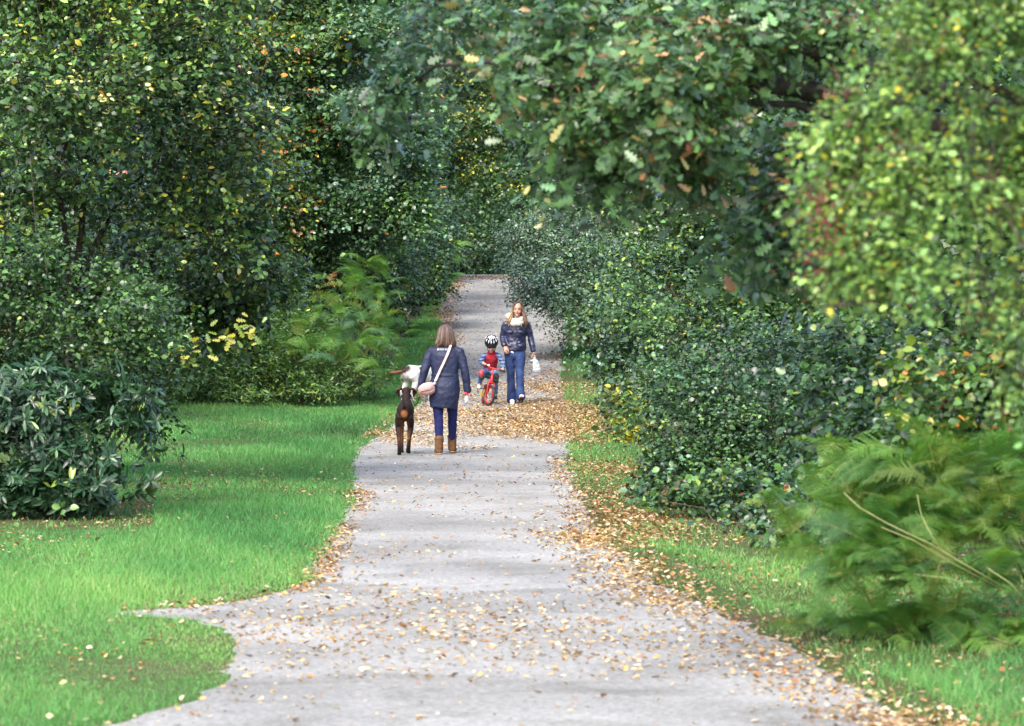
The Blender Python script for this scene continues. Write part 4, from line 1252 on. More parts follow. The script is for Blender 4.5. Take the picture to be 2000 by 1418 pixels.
M_HAIR = tint_material("hair", .42, .5, .6, 60.0, (6, 6, .6))
M_FUR = tint_material("dog_coat", .75, .2, .25, 70.0, (2, .6, 2))
M_RED = plain("red_paint", (.40, .012, .012), .4)
M_YEL = plain("yellow_plastic", (.65, .42, .02), .4)
M_VEST = surf_material("red_vest", (.20, .012, .022), (.30, .020, .034), 9, .8, .3, 40, .2)
M_DARK = plain("dark_eye", (.02, .015, .012), .2)
M_LIP = plain("lips", (.42, .10, .09), .4)
M_EYEW = plain("eye_white", (.7, .7, .68), .3)
def stripe_material():
    m, nt, p, out = mat_new("striped_blue_sleeve")
    tc = node(nt, "ShaderNodeTexCoord")
    w = node(nt, "ShaderNodeTexWave", Scale=5.5, Distortion=1.2)
    w.bands_direction = 'Z'
    r = node(nt, "ShaderNodeValToRGB")
    r.color_ramp.elements[0].position, r.color_ramp.elements[1].position = .30, .42
    r.color_ramp.elements[0].color, r.color_ramp.elements[1].color = (.014, .018, .05, 1), (.085, .14, .28, 1)
    nt.links.new(tc.outputs["Object"], w.inputs["Vector"])
    nt.links.new(w.outputs["Fac"], r.inputs["Fac"])
    nt.links.new(r.outputs["Color"], p.inputs["Base Color"])
    p.inputs["Roughness"].default_value = .85
    return m
M_STRIPE = stripe_material()

def hand(w, d, nrm, across, k=1.0, curl=.35):
    """palm, four unequal bent fingers and a thumb; across points to the thumb side"""
    w, d = Vector(w), Vector(d).normalized()
    ac = Vector(across); ac = (ac - d * ac.dot(d)).normalized()
    nr = Vector(nrm); nr = (nr - d * nr.dot(d) - ac * nr.dot(ac)).normalized()
    L = [loft([w - d * .01 * k, w + d * .03 * k, w + d * .06 * k, w + d * .088 * k], [(.026 * k, .02 * k), (.034 * k, .016 * k), (.041 * k, .015 * k), (.040 * k, .013 * k)], 12, ac)]
    for off, ln in ((.030, .070), (.010, .080), (-.011, .074), (-.031, .058)):
        p = w + d * .082 * k + ac * off * k
        pts = [p - d * .02 * k, p]
        a = curl * .6
        for s in (.42, .33, .25):
            v = d * math.cos(a) + nr * math.sin(a) + ac * off * .6
            p = p + v.normalized() * ln * s * k
            pts.append(p.copy())
            a += curl
        L.append(loft(pts, [.0085 * k, .0095 * k, .009 * k, .0082 * k, .007 * k], 8, ac))
    p = w + d * .022 * k + ac * .026 * k
    v1 = (d * .62 + ac * .75 + nr * .25).normalized()
    v2 = (d * .88 + ac * .25 + nr * (.25 + curl * .5)).normalized()
    L.append(loft([p - v1 * .012 * k, p + v1 * .03 * k, p + v1 * .038 * k + v2 * .028 * k, p + v1 * .04 * k + v2 * .055 * k], [.013 * k, .0115 * k, .0105 * k, .0085 * k], 8, d))
    return L

def head_lofts(c, f, k=1.0, up=(0, 0, 1)):
    c, f, up = Vector(c), Vector(f).normalized(), Vector(up)
    s = f.cross(up).normalized()
    up = s.cross(f)
    R = (s, f, up)
    L = [ball(c - f * .008 * k + up * .025 * k, (.074 * k, .094 * k, .096 * k), R, 18, 12),
         ball(c + f * .022 * k - up * .045 * k, (.060 * k, .068 * k, .072 * k), R),
         ball(c + f * .060 * k - up * .098 * k, (.026 * k, .026 * k, .022 * k), R),
         loft([c + f * .082 * k + up * .012 * k, c + f * .096 * k - up * .016 * k, c + f * .106 * k - up * .034 * k], [.009 * k, .011 * k, .014 * k], 8, s),
         ball(c + f * .070 * k + up * .030 * k, (.05 * k, .02 * k, .014 * k), R)]
    for g in (-1, 1):
        L.append(ball(c + s * .076 * g * k - up * .012 * k - f * .008 * k, (.010 * k, .019 * k, .031 * k), R, 10, 7))
        L.append(ball(c + s * .040 * g * k + f * .060 * k - up * .035 * k, (.022 * k, .02 * k, .02 * k), R, 10, 7))
    return L, R

def face_parts(c, R, k, parent):
    s, f, up = R
    for g in (-1, 1):
        e = solid("eye", [ball(Vector(c) + s * .031 * g * k + f * .083 * k + up * .002 * k, (.011 * k, .006 * k, .006 * k), R, 10, 7)], M_EYEW, parent)
        solid("iris", [ball(Vector(c) + s * .031 * g * k + f * .088 * k + up * .002 * k, (.0085 * k, .005 * k, .0075 * k), R, 8, 6)], M_DARK, e)
        solid("eyebrow", [loft([Vector(c) + s * g * q * k + f * (.088 - abs(q - .03) * .3) * k + up * (.024 - abs(q - .03) * .2) * k for q in (.014, .03, .047)], [.0035 * k, .0045 * k, .003 * k], 6, f)], M_DARK, parent)
    solid("mouth", [loft([Vector(c) + s * q * k + f * (.088 - q * q * 9) * k + up * (-.064 + q * q * 9) * k for q in (-.026, -.012, 0, .012, .026)], [.003 * k, .0065 * k, .0075 * k, .0065 * k, .003 * k], 8, f)], M_LIP, parent)

def strands(paths, r, colA, colB, parent, name="strands", tipz=None):
    """many tapered locks along given polylines, colour from root to tip"""
    V, T, C = [], [], []
    rng = random.Random(3)
    for pts in paths:
        v, f = loft(pts, [r * q for q in np.interp(np.linspace(0, 1, len(pts)), [0, .2, .8, 1], [.7, 1, .9, .35])], 5, (1, 0, 0), False)
        b = len(V)
        tone = rng.choice((.45, .7, 1.0, 1.3, 2.0))
        for i, q in enumerate(v):
            g = min(1, (i // 5) / max(1, len(pts) - 1))
            g = max(0, min(1, (g - .3) / .6)) if tipz is None else g
            C.append([(a + (bb - a) * g) * tone for a, bb in zip(colA, colB)])
        V += [tuple(q) for q in v]
        for q in f:
            q = [i + b for i in q]
            T.append(q[:3])
            if len(q) == 4: T.append((q[0], q[2], q[3]))
    return add(name, tri_mesh(name, np.array(V), np.array(T), np.array(C), M_HAIR, True), parent)

def const(c):
    return lambda v: np.repeat([c], len(v), 0) * (1 + .12 * n3(v * 30))[:, None]

# ------------------------------------------------------------------ woman in the long navy coat, walking away
g1 = G(868, 888)
w1 = empty("person", g1, "woman in a knee-length navy coat and tan boots walking away beside the brown dog", "person")
hc = Vector((.017, .03, 1.548))
HL, HR = head_lofts(hc, (0.06, 1, -.02))
handL = hand((-.305, -.02, .855), (-.05, .0, -1), (1, .1, 0), (.1, 1, 0), .95, .75)
handR = hand((.296, .02, .815), (-.03, .05, -1), (-1, .1, 0), (-.1, 1, 0), .95, .7)
fused("body", HL + handL + handR + [
    loft([(.017, .02, 1.50), (.016, .005, 1.40), (.013, 0, 1.34)], [(.052, .055), (.055, .058), (.10, .07)]),
    loft([(.013, 0, 1.36), (.012, 0, 1.25), (.006, 0, 1.06), (.005, 0, .92), (.005, 0, .84)], [(.14, .075), (.15, .095), (.12, .085), (.15, .11), (.14, .10)], 16),
    loft([(-.13, 0, 1.35), (-.165, 0, 1.33), (-.25, -.03, 1.10), (-.305, -.02, .86)], [.045, .048, .038, .025]),
    loft([(.15, 0, 1.35), (.19, 0, 1.33), (.255, -.02, 1.10), (.296, .02, .82)], [.045, .048, .038, .025]),
    loft([(-.085, 0, .88), (-.083, .0, .68), (-.078, 0, .50), (-.068, -.0, .09)], [.075, .065, .044, .026]),
    loft([(.09, 0, .88), (.098, .05, .68), (.102, .11, .50), (.10, .18, .36), (.095, .26, .10)], [.075, .065, .044, .040, .026]),
    loft([(-.068, -.03, .05), (-.075, .12, .04)], [.035, .03]), loft([(.095, .25, .06), (.10, .40, .05)], [.035, .03])], M_SKIN, w1, .0056, 2)
coat = fused("coat", [
    loft([(-.018, .0, .60), (-.012, 0, .68), (.0, -.005, .78), (.004, -.005, .88), (.006, 0, .98), (.007, 0, 1.05), (.010, 0, 1.16), (.013, 0, 1.27), (.013, 0, 1.345), (.015, 0, 1.385)],
         [(.168, .135), (.182, .150), (.197, .162), (.198, .152), (.182, .130), (.170, .122), (.182, .128), (.194, .126), (.180, .105), (.115, .08)], 28, (1, 0, 0), False),
    loft([(.016, .0, 1.37), (.017, .008, 1.43), (.017, .012, 1.462)], [(.085, .075), (.068, .068), (.07, .07)], 16),
    loft([(-.11, 0, 1.345), (-.165, 0, 1.325), (-.215, -.015, 1.22), (-.255, -.03, 1.09), (-.285, -.025, .97), (-.308, -.02, .855)], [.055, .066, .062, .056, .052, .047], 14),
    loft([(.13, 0, 1.345), (.19, 0, 1.325), (.228, -.01, 1.22), (.260, -.02, 1.09), (.282, .0, .96), (.298, .02, .815)], [.055, .066, .062, .056, .052, .047], 14)],
    M_COAT, w1, .0075, 3, .020, .085)
solid("belt_seam", [loft([(.006, 0, 1.012), (.0065, 0, 1.036)], [(.180, .131), (.176, .128)], 28, (1, 0, 0), False)], M_COAT, w1)
# pale stitched lettering across the back below the collar (too small to read: a dot and seven strokes)
for i, (zx, wd, hh) in enumerate([(487, .024, .022), (503, .012, .03), (515, .012, .024), (527, .012, .026), (541, .016, .03), (557, .012, .022), (570, .014, .026), (584, .011, .02)]):
    x = (zx / 5.065 + 760 - 868) / 150
    if i == 0:
        solid("stitched_mark", [ball((x, -.104, 1.356), (.013, .004, .013))], M_WHITE, w1)
    else:
        solid("stitched_mark", [loft([(x - .004, -.108 + .002 * abs(i - 4), 1.368), (x + .006, -.111 + .002 * abs(i - 4), 1.356), (x, -.113 + .002 * abs(i - 4), 1.344)], [(.0035, .003)] * 3, 6)], M_WHITE, w1)
fused("leggings", [loft([(-.085, 0, .90), (-.083, 0, .68), (-.078, 0, .50), (-.072, .0, .36), (-.068, 0, .16)], [.092, .083, .060, .060, .042], 16),
                   loft([(.09, 0, .90), (.098, .05, .68), (.102, .11, .50), (.10, .18, .36), (.096, .25, .17)], [.092, .083, .060, .060, .042], 16)], M_LEGGING, w1, .007, 2, .010, .05)
for nm, ax, ay, tx, ty, az in (("boot", -.068, 0, -.092, .135, 0), ("boot", .095, .26, .112, .395, .012)):
    b = fused(nm, [loft([(ax, ay, .215 + az), (ax, ay, .15 + az), (ax, ay + .005, .08 + az), (ax, ay + .01, .045 + az)], [(.060, .062), (.056, .060), (.054, .062), (.052, .066)], 18),
                   loft([(ax, ay - .03, .05 + az), (ax * .5 + tx * .5, ay * .5 + ty * .5, .048 + az), (tx, ty - .02, .042 + az)], [(.046, .046), (.05, .044), (.046, .036)], 16),
                   loft([(ax, ay, .20 + az), (ax, ay, .222 + az)], [(.064, .066), (.063, .065)], 18)], M_BOOT, w1, .006, 2, .008, .06)
    solid("sole", [loft([(ax, ay - .065, .012 + az), (ax, ay - .02, .012 + az), (ax * .5 + tx * .5, ay * .5 + ty * .5, .012 + az), (tx, ty + .025, .012 + az)], [(.035, .011), (.049, .012), (.052, .012), (.034, .011)], 16)], M_SOLE, b)
hair = fused("hair", [ball(hc + Vector((0, -.012, .028)), (.094, .110, .105), None, 20, 14),
     loft([hc + Vector((0, -.03, .05)), hc + Vector((0, -.045, -.03)), hc + Vector((.004, -.05, -.10)), hc + Vector((.006, -.052, -.150))], [(.088, .07), (.106, .068), (.118, .058), (.122, .042)], 20),
     ball(hc + Vector((-.088, .03, -.07)), (.026, .04, .075)), ball(hc + Vector((.09, .03, -.07)), (.026, .04, .08))], M_HAIR, w1, .007, 3, .012, .03, const((.060, .037, .027)))
rg = random.Random(12)
pts_ = []
for i in range(150):
    ph = math.radians(rg.uniform(-115, 115))           # 0 is the back of the head
    x, y = math.sin(ph), -math.cos(ph)
    L_ = rg.uniform(.115, .205)
    s0 = .98 + rg.uniform(0, .07)
    P_ = [hc + Vector((x * .03, -.01 + y * .03, .128)), hc + Vector((x * .075 * s0, -.012 + y * .082 * s0, .09)), hc + Vector((x * .097 * s0, -.015 + y * .112 * s0, .02)),
          hc + Vector((x * .110 * s0, -.02 + y * .112 * s0, -.06)), hc + Vector((x * .120 * s0 + rg.gauss(0, .006), -.02 + y * .100 * s0, -.11)), hc + Vector((x * .122 * s0 + rg.gauss(0, .012), -.02 + y * .088 * s0, -L_))]
    pts_.append(P_)
strands(pts_, .0062, (.070, .042, .030), (.125, .080, .058), hair)

# pink shoulder bag
bag = empty("handbag", g1 + Vector((-.225, -.155, .765)), "pale pink shoulder bag with a long strap across the navy coat", "bag")
fused("bag_body", [loft([(-.085, 0, .06), (-.045, 0, .07), (0, 0, .078), (.045, 0, .088), (.080, 0, .10)], [(.055, .045), (.072, .055), (.080, .058), (.080, .055), (.062, .045)], 14, (0, 0, 1))], M_PINK, bag, .006, 3, .012, .05)
solid("flap", [loft([(-.080, -.054, .090), (-.03, -.062, .115), (.03, -.062, .130), (.078, -.050, .145)], [(.035, .006), (.045, .008), (.045, .008), (.032, .006)], 10, (0, 0, 1))], M_STRAP, bag)
solid("piping", [loft([(-.085, -.056, .055), (-.03, -.068, .068), (.03, -.068, .082), (.085, -.052, .108)], [.005] * 4, 6)], M_PINK, bag)
sp = [Vector(q) - Vector((-.225, -.155, .765)) for q in [(-.133, -.170, .900), (-.115, -.168, .955), (-.085, -.158, 1.02), (-.05, -.152, 1.10), (-.01, -.150, 1.18), (.035, -.146, 1.28), (.066, -.122, 1.36), (.084, -.070, 1.415), (.088, -.01, 1.430), (.085, .06, 1.41), (.04, .135, 1.25), (-.06, .15, 1.08), (-.16, .13, .96), (-.24, .04, .90), (-.27, -.09, .88)]]
def ribbon(name, pts, w, th, mat, parent, nrm):
    V, Fc = [], []
    pts = [Vector(p) for p in pts]
    n = len(pts)
    for i, p in enumerate(pts):
        t = (pts[min(i + 1, n - 1)] - pts[max(i - 1, 0)]).normalized()
        nr = Vector(nrm(i, p)); nr = (nr - t * nr.dot(t)).normalized()
        s = t.cross(nr)
        for a, b in ((1, 1), (-1, 1), (-1, -1), (1, -1)):
            V.append(p + s * (w * .5 * a) + nr * (th * .5 * b))
    for i in range(n - 1):
        for k in range(4):
            Fc.append((i * 4 + k, i * 4 + (k + 1) % 4, i * 4 + 4 + (k + 1) % 4, i * 4 + 4 + k))
    Fc += [(0, 3, 2, 1), (n * 4 - 4, n * 4 - 3, n * 4 - 2, n * 4 - 1)]
    return add(name, py_mesh(name, V, Fc, mat, False), parent)
ribbon("strap", sp[1:], .030, .006, M_STRAP, bag, lambda i, p: (0, -1, .35) if i < 7 else (0, 0, 1) if i < 8 else (0, 1, .3))
for q in (.03, .06):
    solid("buckle", [loft([sp[0].lerp(sp[1], q * 8) + Vector((-.02, -.006, 0)), sp[0].lerp(sp[1], q * 8) + Vector((.02, -.006, .004))], [.005, .005], 8, (0, 0, 1))], M_STEEL, bag)
solid("strap_ring", [loft([sp[0], sp[0].lerp(sp[1], .6), sp[1] + Vector((0, 0, .01))], [.008, .005, .007], 8)], M_STEEL, bag)
# red cuff and crumpled clear bag in her right hand
wr = empty("litter_bag", g1 + Vector((.285, .02, .74)), "small crumpled clear bag with a red tie in the coat woman's right hand", "bag")
fused("clear_pouch", [ball((0, -.02, -.03), (.030, .026, .045)), ball((-.012, -.025, -.065), (.024, .02, .026)), ball((.012, -.01, .0), (.02, .02, .03))], plain("clear_film", (.45, .46, .48), .15), wr, .005, 1, .03, .03)
solid("red_tie", [loft([(-.025, -.03, .055), (0, -.038, .050), (.03, -.034, .056), (.034, .0, .05)], [.011, .012, .012, .010], 8), loft([(.022, -.035, .05), (.03, -.04, .02)], [.009, .006], 8)], plain("red_tie", (.60, .03, .05), .4), wr)

# ------------------------------------------------------------------ woman in the cream scarf, walking towards the camera
g2 = G(1008, 789.5)
w2 = empty("person", g2, "smiling woman in a cream scarf and navy jacket walking with a white bag", "person")
hc = Vector((.026, -.02, 1.565))
HL, HR = head_lofts(hc, (-.10, -1, -.03), 1.0, (.06, 0, 1))
wL, wR = Vector((-.190, -.12, .955)), Vector((.288, -.02, .865))
fused("body", HL + hand(wL, (.32, -.30, -.62), (.2, .6, -.3), (.9, .2, .3), .95, .55) + hand(wR, (.12, -.08, -1), (-1, 0, -.1), (-.1, -1, 0), .95, .9) + [
    loft([(.020, -.01, 1.50), (.014, 0, 1.40), (.01, 0, 1.33)], [(.052, .055), (.056, .058), (.10, .07)]),
    loft([(.008, 0, 1.35), (.0, 0, 1.25), (-.010, 0, 1.06), (-.02, 0, .94), (-.02, 0, .86)], [(.14, .075), (.15, .095), (.12, .085), (.15, .11), (.14, .10)], 16),
    loft([(-.13, 0, 1.34), (-.165, 0, 1.32), (-.215, .02, 1.11), wL], [.045, .048, .038, .025]),
    loft([(.14, 0, 1.34), (.175, 0, 1.32), (.235, .03, 1.10), wR], [.045, .048, .038, .025]),
    loft([(-.105, 0, .88), (-.098, -.01, .68), (-.088, -.02, .48), (-.07, .03, .09)], [.08, .075, .048, .032]),
    loft([(.062, 0, .88), (.062, -.07, .68), (.060, -.13, .50), (.076, -.30, .13)], [.08, .075, .048, .032]),
    loft([(-.07, .05, .05), (-.066, -.10, .04)], [.035, .03]), loft([(.078, -.28, .08), (.086, -.41, .135)], [.035, .03])], M_SKIN, w2, .0056, 2)
face_parts(hc, HR, 1.0, w2)
fused("jacket", [
    loft([(-.02, 0, .885), (-.02, 0, .95), (-.015, 0, 1.02), (-.010, 0, 1.09), (-.004, 0, 1.18), (.004, 0, 1.27), (.008, 0, 1.345), (.010, 0, 1.385)],
         [(.190, .142), (.190, .140), (.178, .126), (.170, .120), (.182, .128), (.190, .126), (.178, .105), (.11, .08)], 28, (1, 0, 0), False),
    loft([(-.11, 0, 1.34), (-.165, 0, 1.315), (-.196, .012, 1.22), (-.222, .02, 1.10), (-.210, -.05, 1.03), (-.192, -.115, .965)], [.055, .064, .060, .054, .050, .044], 14),
    loft([(.12, 0, 1.34), (.178, 0, 1.315), (.210, .015, 1.22), (.238, .03, 1.10), (.262, .005, .99), (.287, -.018, .875)], [.055, .064, .060, .054, .050, .044], 14)],
    M_JACKET, w2, .0075, 3, .022, .075)
for zx, zy, yy in ((455, 345, -.118), (500, 345, -.124), (605, 350, -.121), (530, 565, -.136), (575, 545, -.137)):
    solid("stud", [ball(((zx / 6.167 + 920 - 1008) / 117, yy, (788 - (580 + zy / 6.167)) / 117), (.0085, .006, .0095))], M_STEEL, w2)
for px_, zz in ((-.09, 1.19), (.075, 1.19), (-.10, .965), (.075, .965)):
    solid("pocket_flap", [loft([(px_ - .045, -.124 - (zz < 1) * .008, zz), (px_ + .045, -.126 - (zz < 1) * .008, zz)], [(.026, .006)] * 2, 8, (0, 0, 1))], M_JACKET, w2)
fused("jeans", [
    loft([(-.02, 0, .80), (-.02, 0, .95)], [(.165, .125), (.16, .115)], 20),
    loft([(-.100, 0, .86), (-.097, -.01, .68), (-.088, -.02, .50), (-.080, .0, .30), (-.072, .03, .055)], [.095, .086, .064, .066, .080], 16),
    loft([(.062, 0, .86), (.062, -.07, .68), (.060, -.13, .51), (.068, -.215, .31), (.074, -.275, .115)], [.095, .086, .064, .066, .080], 16)], M_JEAN, w2, .0075, 3, .018, .07)
M_SHOE = surf_material("pale_trainer", (.55, .56, .60), (.70, .71, .74), 20, .6, .1, 60, .4)
M_TREAD = surf_material("dark_tread", (.03, .018, .014), (.06, .03, .022), 30, .8, .5, 50, .3)
s1 = fused("shoe", [loft([(-.068, .06, .050), (-.066, -.03, .048), (-.062, -.13, .040)], [(.036, .042), (.042, .040), (.038, .030)], 14)], M_SHOE, w2, .005, 2)
solid("sole", [loft([(-.068, .085, .012), (-.066, -.03, .012), (-.062, -.155, .012)], [(.034, .011), (.044, .012), (.036, .011)], 14)], M_SHOE, s1)
hd, td = Vector((.076, -.255, .060)), Vector((.094, -.43, .135))
ax_ = (td - hd).normalized(); dn = Vector((0, -ax_.z, ax_.y)).normalized(); dn = dn if dn.z < 0 else -dn
s2 = fused("shoe", [loft([hd - dn * .03, hd.lerp(td, .5) - dn * .028, td - ax_ * .02 - dn * .02], [(.036, .040), (.042, .038), (.038, .028)], 14)], M_SHOE, w2, .005, 2)
solid("sole", [loft([hd - ax_ * .03 + dn * .012, hd.lerp(td, .5) + dn * .012, td + ax_ * .01 + dn * .012], [(.036, .010), (.045, .012), (.038, .010)], 14)], M_TREAD, s2)
def ringloft(c, R_, r, tilt, n=22, m=10):
    V, Fc = [], []
    for i in range(n):
        a = 2 * math.pi * i / n
        o_ = Vector((math.cos(a) * R_[0], math.sin(a) * R_[1], -math.sin(a) * tilt))
        d_ = Vector((math.cos(a), math.sin(a), 0))
        for k in range(m):
            b = 2 * math.pi * k / m
            V.append(Vector(c) + o_ * 1.0 + d_ * (r[0] * math.cos(b)) + Vector((0, 0, r[1] * math.sin(b))))
    for i in range(n):
        for k in range(m):
            Fc.append((i * m + k, ((i + 1) % n) * m + k, ((i + 1) % n) * m + (k + 1) % m, i * m + (k + 1) % m))
    return V, Fc
fused("scarf", [ringloft((.004, -.025, 1.405), (.088, .085), (.042, .048), -.035), ringloft((-.004, -.03, 1.36), (.100, .095), (.046, .042), -.035), ball((-.118, -.045, 1.445), (.062, .055, .062))], M_KNIT, w2, .007, 3, .022, .035)
hair2 = fused("hair", [ball(hc + Vector((.004, .026, .040)), (.086, .092, .092), None, 20, 14), ball(hc + Vector((-.066, -.005, -.015)), (.026, .05, .085)), ball(hc + Vector((.076, .0, -.02)), (.024, .05, .095)),
     loft([hc + Vector((.01, .07, .02)), hc + Vector((.015, .085, -.10)), hc + Vector((.02, .095, -.2))], [(.085, .05), (.10, .045), (.11, .035)], 16)], M_HAIR, w2, .006, 3, .008, .03, const((.07, .04, .024)))
rg = random.Random(22)
A_, B_ = [], []
for i in range(70):
    j = lambda s=.008: Vector((rg.gauss(0, s), rg.gauss(0, s), rg.gauss(0, s * .6)))
    A_.append([hc + Vector((.005, -.035, .125)) + j(.010), hc + Vector((-.050, -.050, .085)) + j(), hc + Vector((-.078, -.035, .015)) + j(.007), hc + Vector((-.092, -.055, -.07)) + j(.011), hc + Vector((-.120, -.085, -.14)) + j(.014), hc + Vector((-.150, -.105, -.19 - rg.uniform(0, .05))) + j(.020)])
    B_.append([hc + Vector((.012, -.035, .125)) + j(.010), hc + Vector((.066, -.045, .085)) + j(), hc + Vector((.088, -.030, .015)) + j(.008), hc + Vector((.098, -.030, -.07)) + j(.012), hc + Vector((.125, -.055, -.15)) + j(.015), hc + Vector((.148, -.085, -.22 - rg.uniform(0, .07))) + j(.018)])
strands(A_, .0055, (.065, .036, .021), (.25, .16, .075), hair2)
strands(B_, .0055, (.06, .034, .021), (.11, .062, .035), hair2)
# white carrier bag in her left hand
hb_ = Vector((.305, -.05, .79))
pb = empty("plastic_bag", g2 + hb_, "thin white plastic carrier bag hanging from the scarf woman's left hand", "bag")
m, nt, p, out = mat_new("thin_white_plastic")
p.inputs["Base Color"].default_value = (.50, .54, .60, 1)
p.inputs["Roughness"].default_value = .35
trn = node(nt, "ShaderNodeBsdfTranslucent"); trn.inputs["Color"].default_value = (.7, .75, .82, 1)
mx_ = node(nt, "ShaderNodeMixShader"); mx_.inputs["Fac"].default_value = .35
nt.links.new(p.outputs["BSDF"], mx_.inputs[1]); nt.links.new(trn.outputs["BSDF"], mx_.inputs[2]); nt.links.new(mx_.outputs["Shader"], out.inputs["Surface"])
M_BAG = m
fused("bag_film", [loft([(-.005, 0, -.02), (.005, 0, -.06), (.015, 0, -.11), (.03, 0, -.17), (.038, 0, -.225), (.040, 0, -.25)], [(.012, .012), (.028, .022), (.046, .03), (.060, .038), (.064, .04), (.058, .036)], 16, (1, 0, 0)),
      loft([(-.02, .0, -.06), (-.05, 0, -.075), (-.072, 0, -.065)], [.012, .012, .006], 8, (0, 1, 0))], M_BAG, pb, .005, 1, .035, .035)
solid("handle", [loft([(.0, .01, -.03), (-.006, .0, .005), (.004, -.012, .012), (.012, -.012, -.03)], [.006, .006, .006, .006], 6, (0, 1, 0))], M_BAG, pb)
ld = empty("dog_lead", g2 + Vector((-.13, -.22, .89)), "short dark lead with a white tag dangling from the scarf woman's right hand", "lead")
solid("webbing", [loft([(-.03, .02, .005), (.0, .0, -.02), (.04, -.01, -.03), (.065, -.01, -.025)], [.006, .006, .006, .006], 6)], M_LEAD, ld)
solid("tag", [loft([(.045, -.015, -.02), (.085, -.02, -.038)], [(.010, .006), (.012, .006)], 8)], M_WHITE, ld)

# ------------------------------------------------------------------ child on a red bicycle
g3 = G(952.5, 793.5)
bk = empty("bicycle", g3, "small red children's bicycle with black tyres and a yellow chain guard", "bicycle")
up = Vector((.16, 0, .987)).normalized()
def heading(a): return Vector((math.sin(math.radians(a)), -math.cos(math.radians(a)), 0))
hB, hW = heading(7), heading(30)
RW = .176
def wheel(center, h, u, name):
    ax = h.cross(u).normalized(); u2 = ax.cross(h).normalized()
    root = bpy.data.objects.new("wheel", None); link(root, bk); root.location = center
    def circ(R_, r, nm, mat, n=30, m_=8):
        V, Fc = [], []
        for i in range(n):
            a = 2 * math.pi * i / n
            e = h * math.cos(a) + u2 * math.sin(a)
            for k in range(m_):
                b = 2 * math.pi * k / m_
                V.append(e * (R_ + r[0] * math.cos(b)) + ax * (r[1] * math.sin(b)))
        for i in range(n):
            for k in range(m_):
                Fc.append((i * m_ + k, ((i + 1) % n) * m_ + k, ((i + 1) % n) * m_ + (k + 1) % m_, i * m_ + (k + 1) % m_))
        return add(nm, py_mesh(nm, V, Fc, mat), root)
    circ(RW - .021, (.021, .024), "tyre", M_BLACK)
    circ(RW - .048, (.011, .015), "rim", M_RED)
    hubv = loft([ax * -.035, ax * .035], [.014, .014], 8, h)
    add("hub", py_mesh("hub", *hubv, M_STEEL), root)
    for i in range(14):
        a = 2 * math.pi * i / 14
        e = h * math.cos(a) + u2 * math.sin(a)
        add("spoke", py_mesh("spoke", *loft([ax * (.02 if i % 2 else -.02), e * (RW - .055)], [.0018, .0018], 4, ax), M_STEEL), root)
    return ax
fc = up * RW
axF = wheel(fc, hW, up, "front")
rc = -hB * .66 + up * RW
axB = wheel(rc, hB, up, "rear")
crown_, Hb, Ht, St = up * .385 - hB * .03, up * .40 - hB * .035, up * .50 - hB * .065, up * .60 - hB * .09
BBk = -hB * .36 + up * .20
seat_ = -hB * .47 + up * .44
def rod(name, pts, r, mat, par=bk, n=10):
    return solid(name, [loft(pts, [r] * len(pts) if not isinstance(r, list) else r, n, (.3, .2, .9))], mat, par)
fk = solid("fork", [loft([crown_ + axF * .05 * s, crown_ + axF * .055 * s - up * .06 + hW * .005, fc + axF * .045 * s], [.013, .0125, .010], 8, axF) for s in (-1, 1)] + [loft([crown_ - axF * .05, crown_ + axF * .05], [.016, .016], 8, up), loft([crown_, Hb], [.016, .016], 8)], M_RED, bk)
solid("frame", [loft([Hb, Ht], [.021, .021], 10), loft([Ht - up * .03, (Ht + BBk) * .5 - up * .03, BBk], [.019, .02, .019], 10), loft([BBk, seat_ - up * .07], [.016, .016], 10)] +
      [loft([BBk + axB * .03 * s, rc + axB * .05 * s], [.010, .009], 8) for s in (-1, 1)] + [loft([seat_ - up * .10 + axB * .012 * s, rc + axB * .05 * s], [.009, .008], 8) for s in (-1, 1)], M_RED, bk)
rod("stem", [Ht, St], .014, M_RED)
bL, bR = Vector((-.080, .10, .672)), Vector((.272, .075, .572))
bm_ = (bL + bR) / 2
hbz = solid("handlebar", [loft([bL, bL.lerp(bm_, .55), bm_ - up * .012, bR.lerp(bm_, .55), bR], [.011, .0115, .0125, .0115, .011], 10, up), loft([St - up * .02, bm_], [.014, .016], 10)], M_RED, bk)
for e_, q in ((bL, bm_), (bR, bm_)):
    dv = (e_ - q).normalized()
    rod("grip", [e_ - dv * .085, e_ + dv * .012], [.0165, .0175], M_BLACK, hbz)
solid("bell", [ball(bL.lerp(bm_, .52) + up * .022, (.022, .02, .018))], M_WHITE, hbz)
solid("brake_lever", [loft([bR.lerp(bm_, .5) - up * .01, bR.lerp(bm_, .25) - up * .035 + hB * .03, bR - up * .03 + hB * .03], [.006, .006, .004], 6)], M_BLACK, hbz)
rod("seat_post", [seat_ - up * .10, seat_], .012, M_STEEL)
fused("saddle", [loft([seat_ + hB * .10 + up * .02, seat_ + up * .022, seat_ - hB * .09 + up * .025], [(.022, .02), (.045, .022), (.075, .024)], 12, axB)], M_BLACK, bk, .006, 2)
solid("chain_guard", [loft([BBk - axB * -.055 * 1 + hB * .07, BBk + axB * .055, rc + axB * .06 + up * .0, rc + axB * .06 - hB * .06], [(.050, .008), (.058, .010), (.040, .010), (.03, .008)], 10, up)], M_YEL, bk)
sidesgn = 1 if axB.x < 0 else -1
pedL, pedR = BBk + Vector((-.118, -.05, .088)), BBk + Vector((.128, .05, -.088))
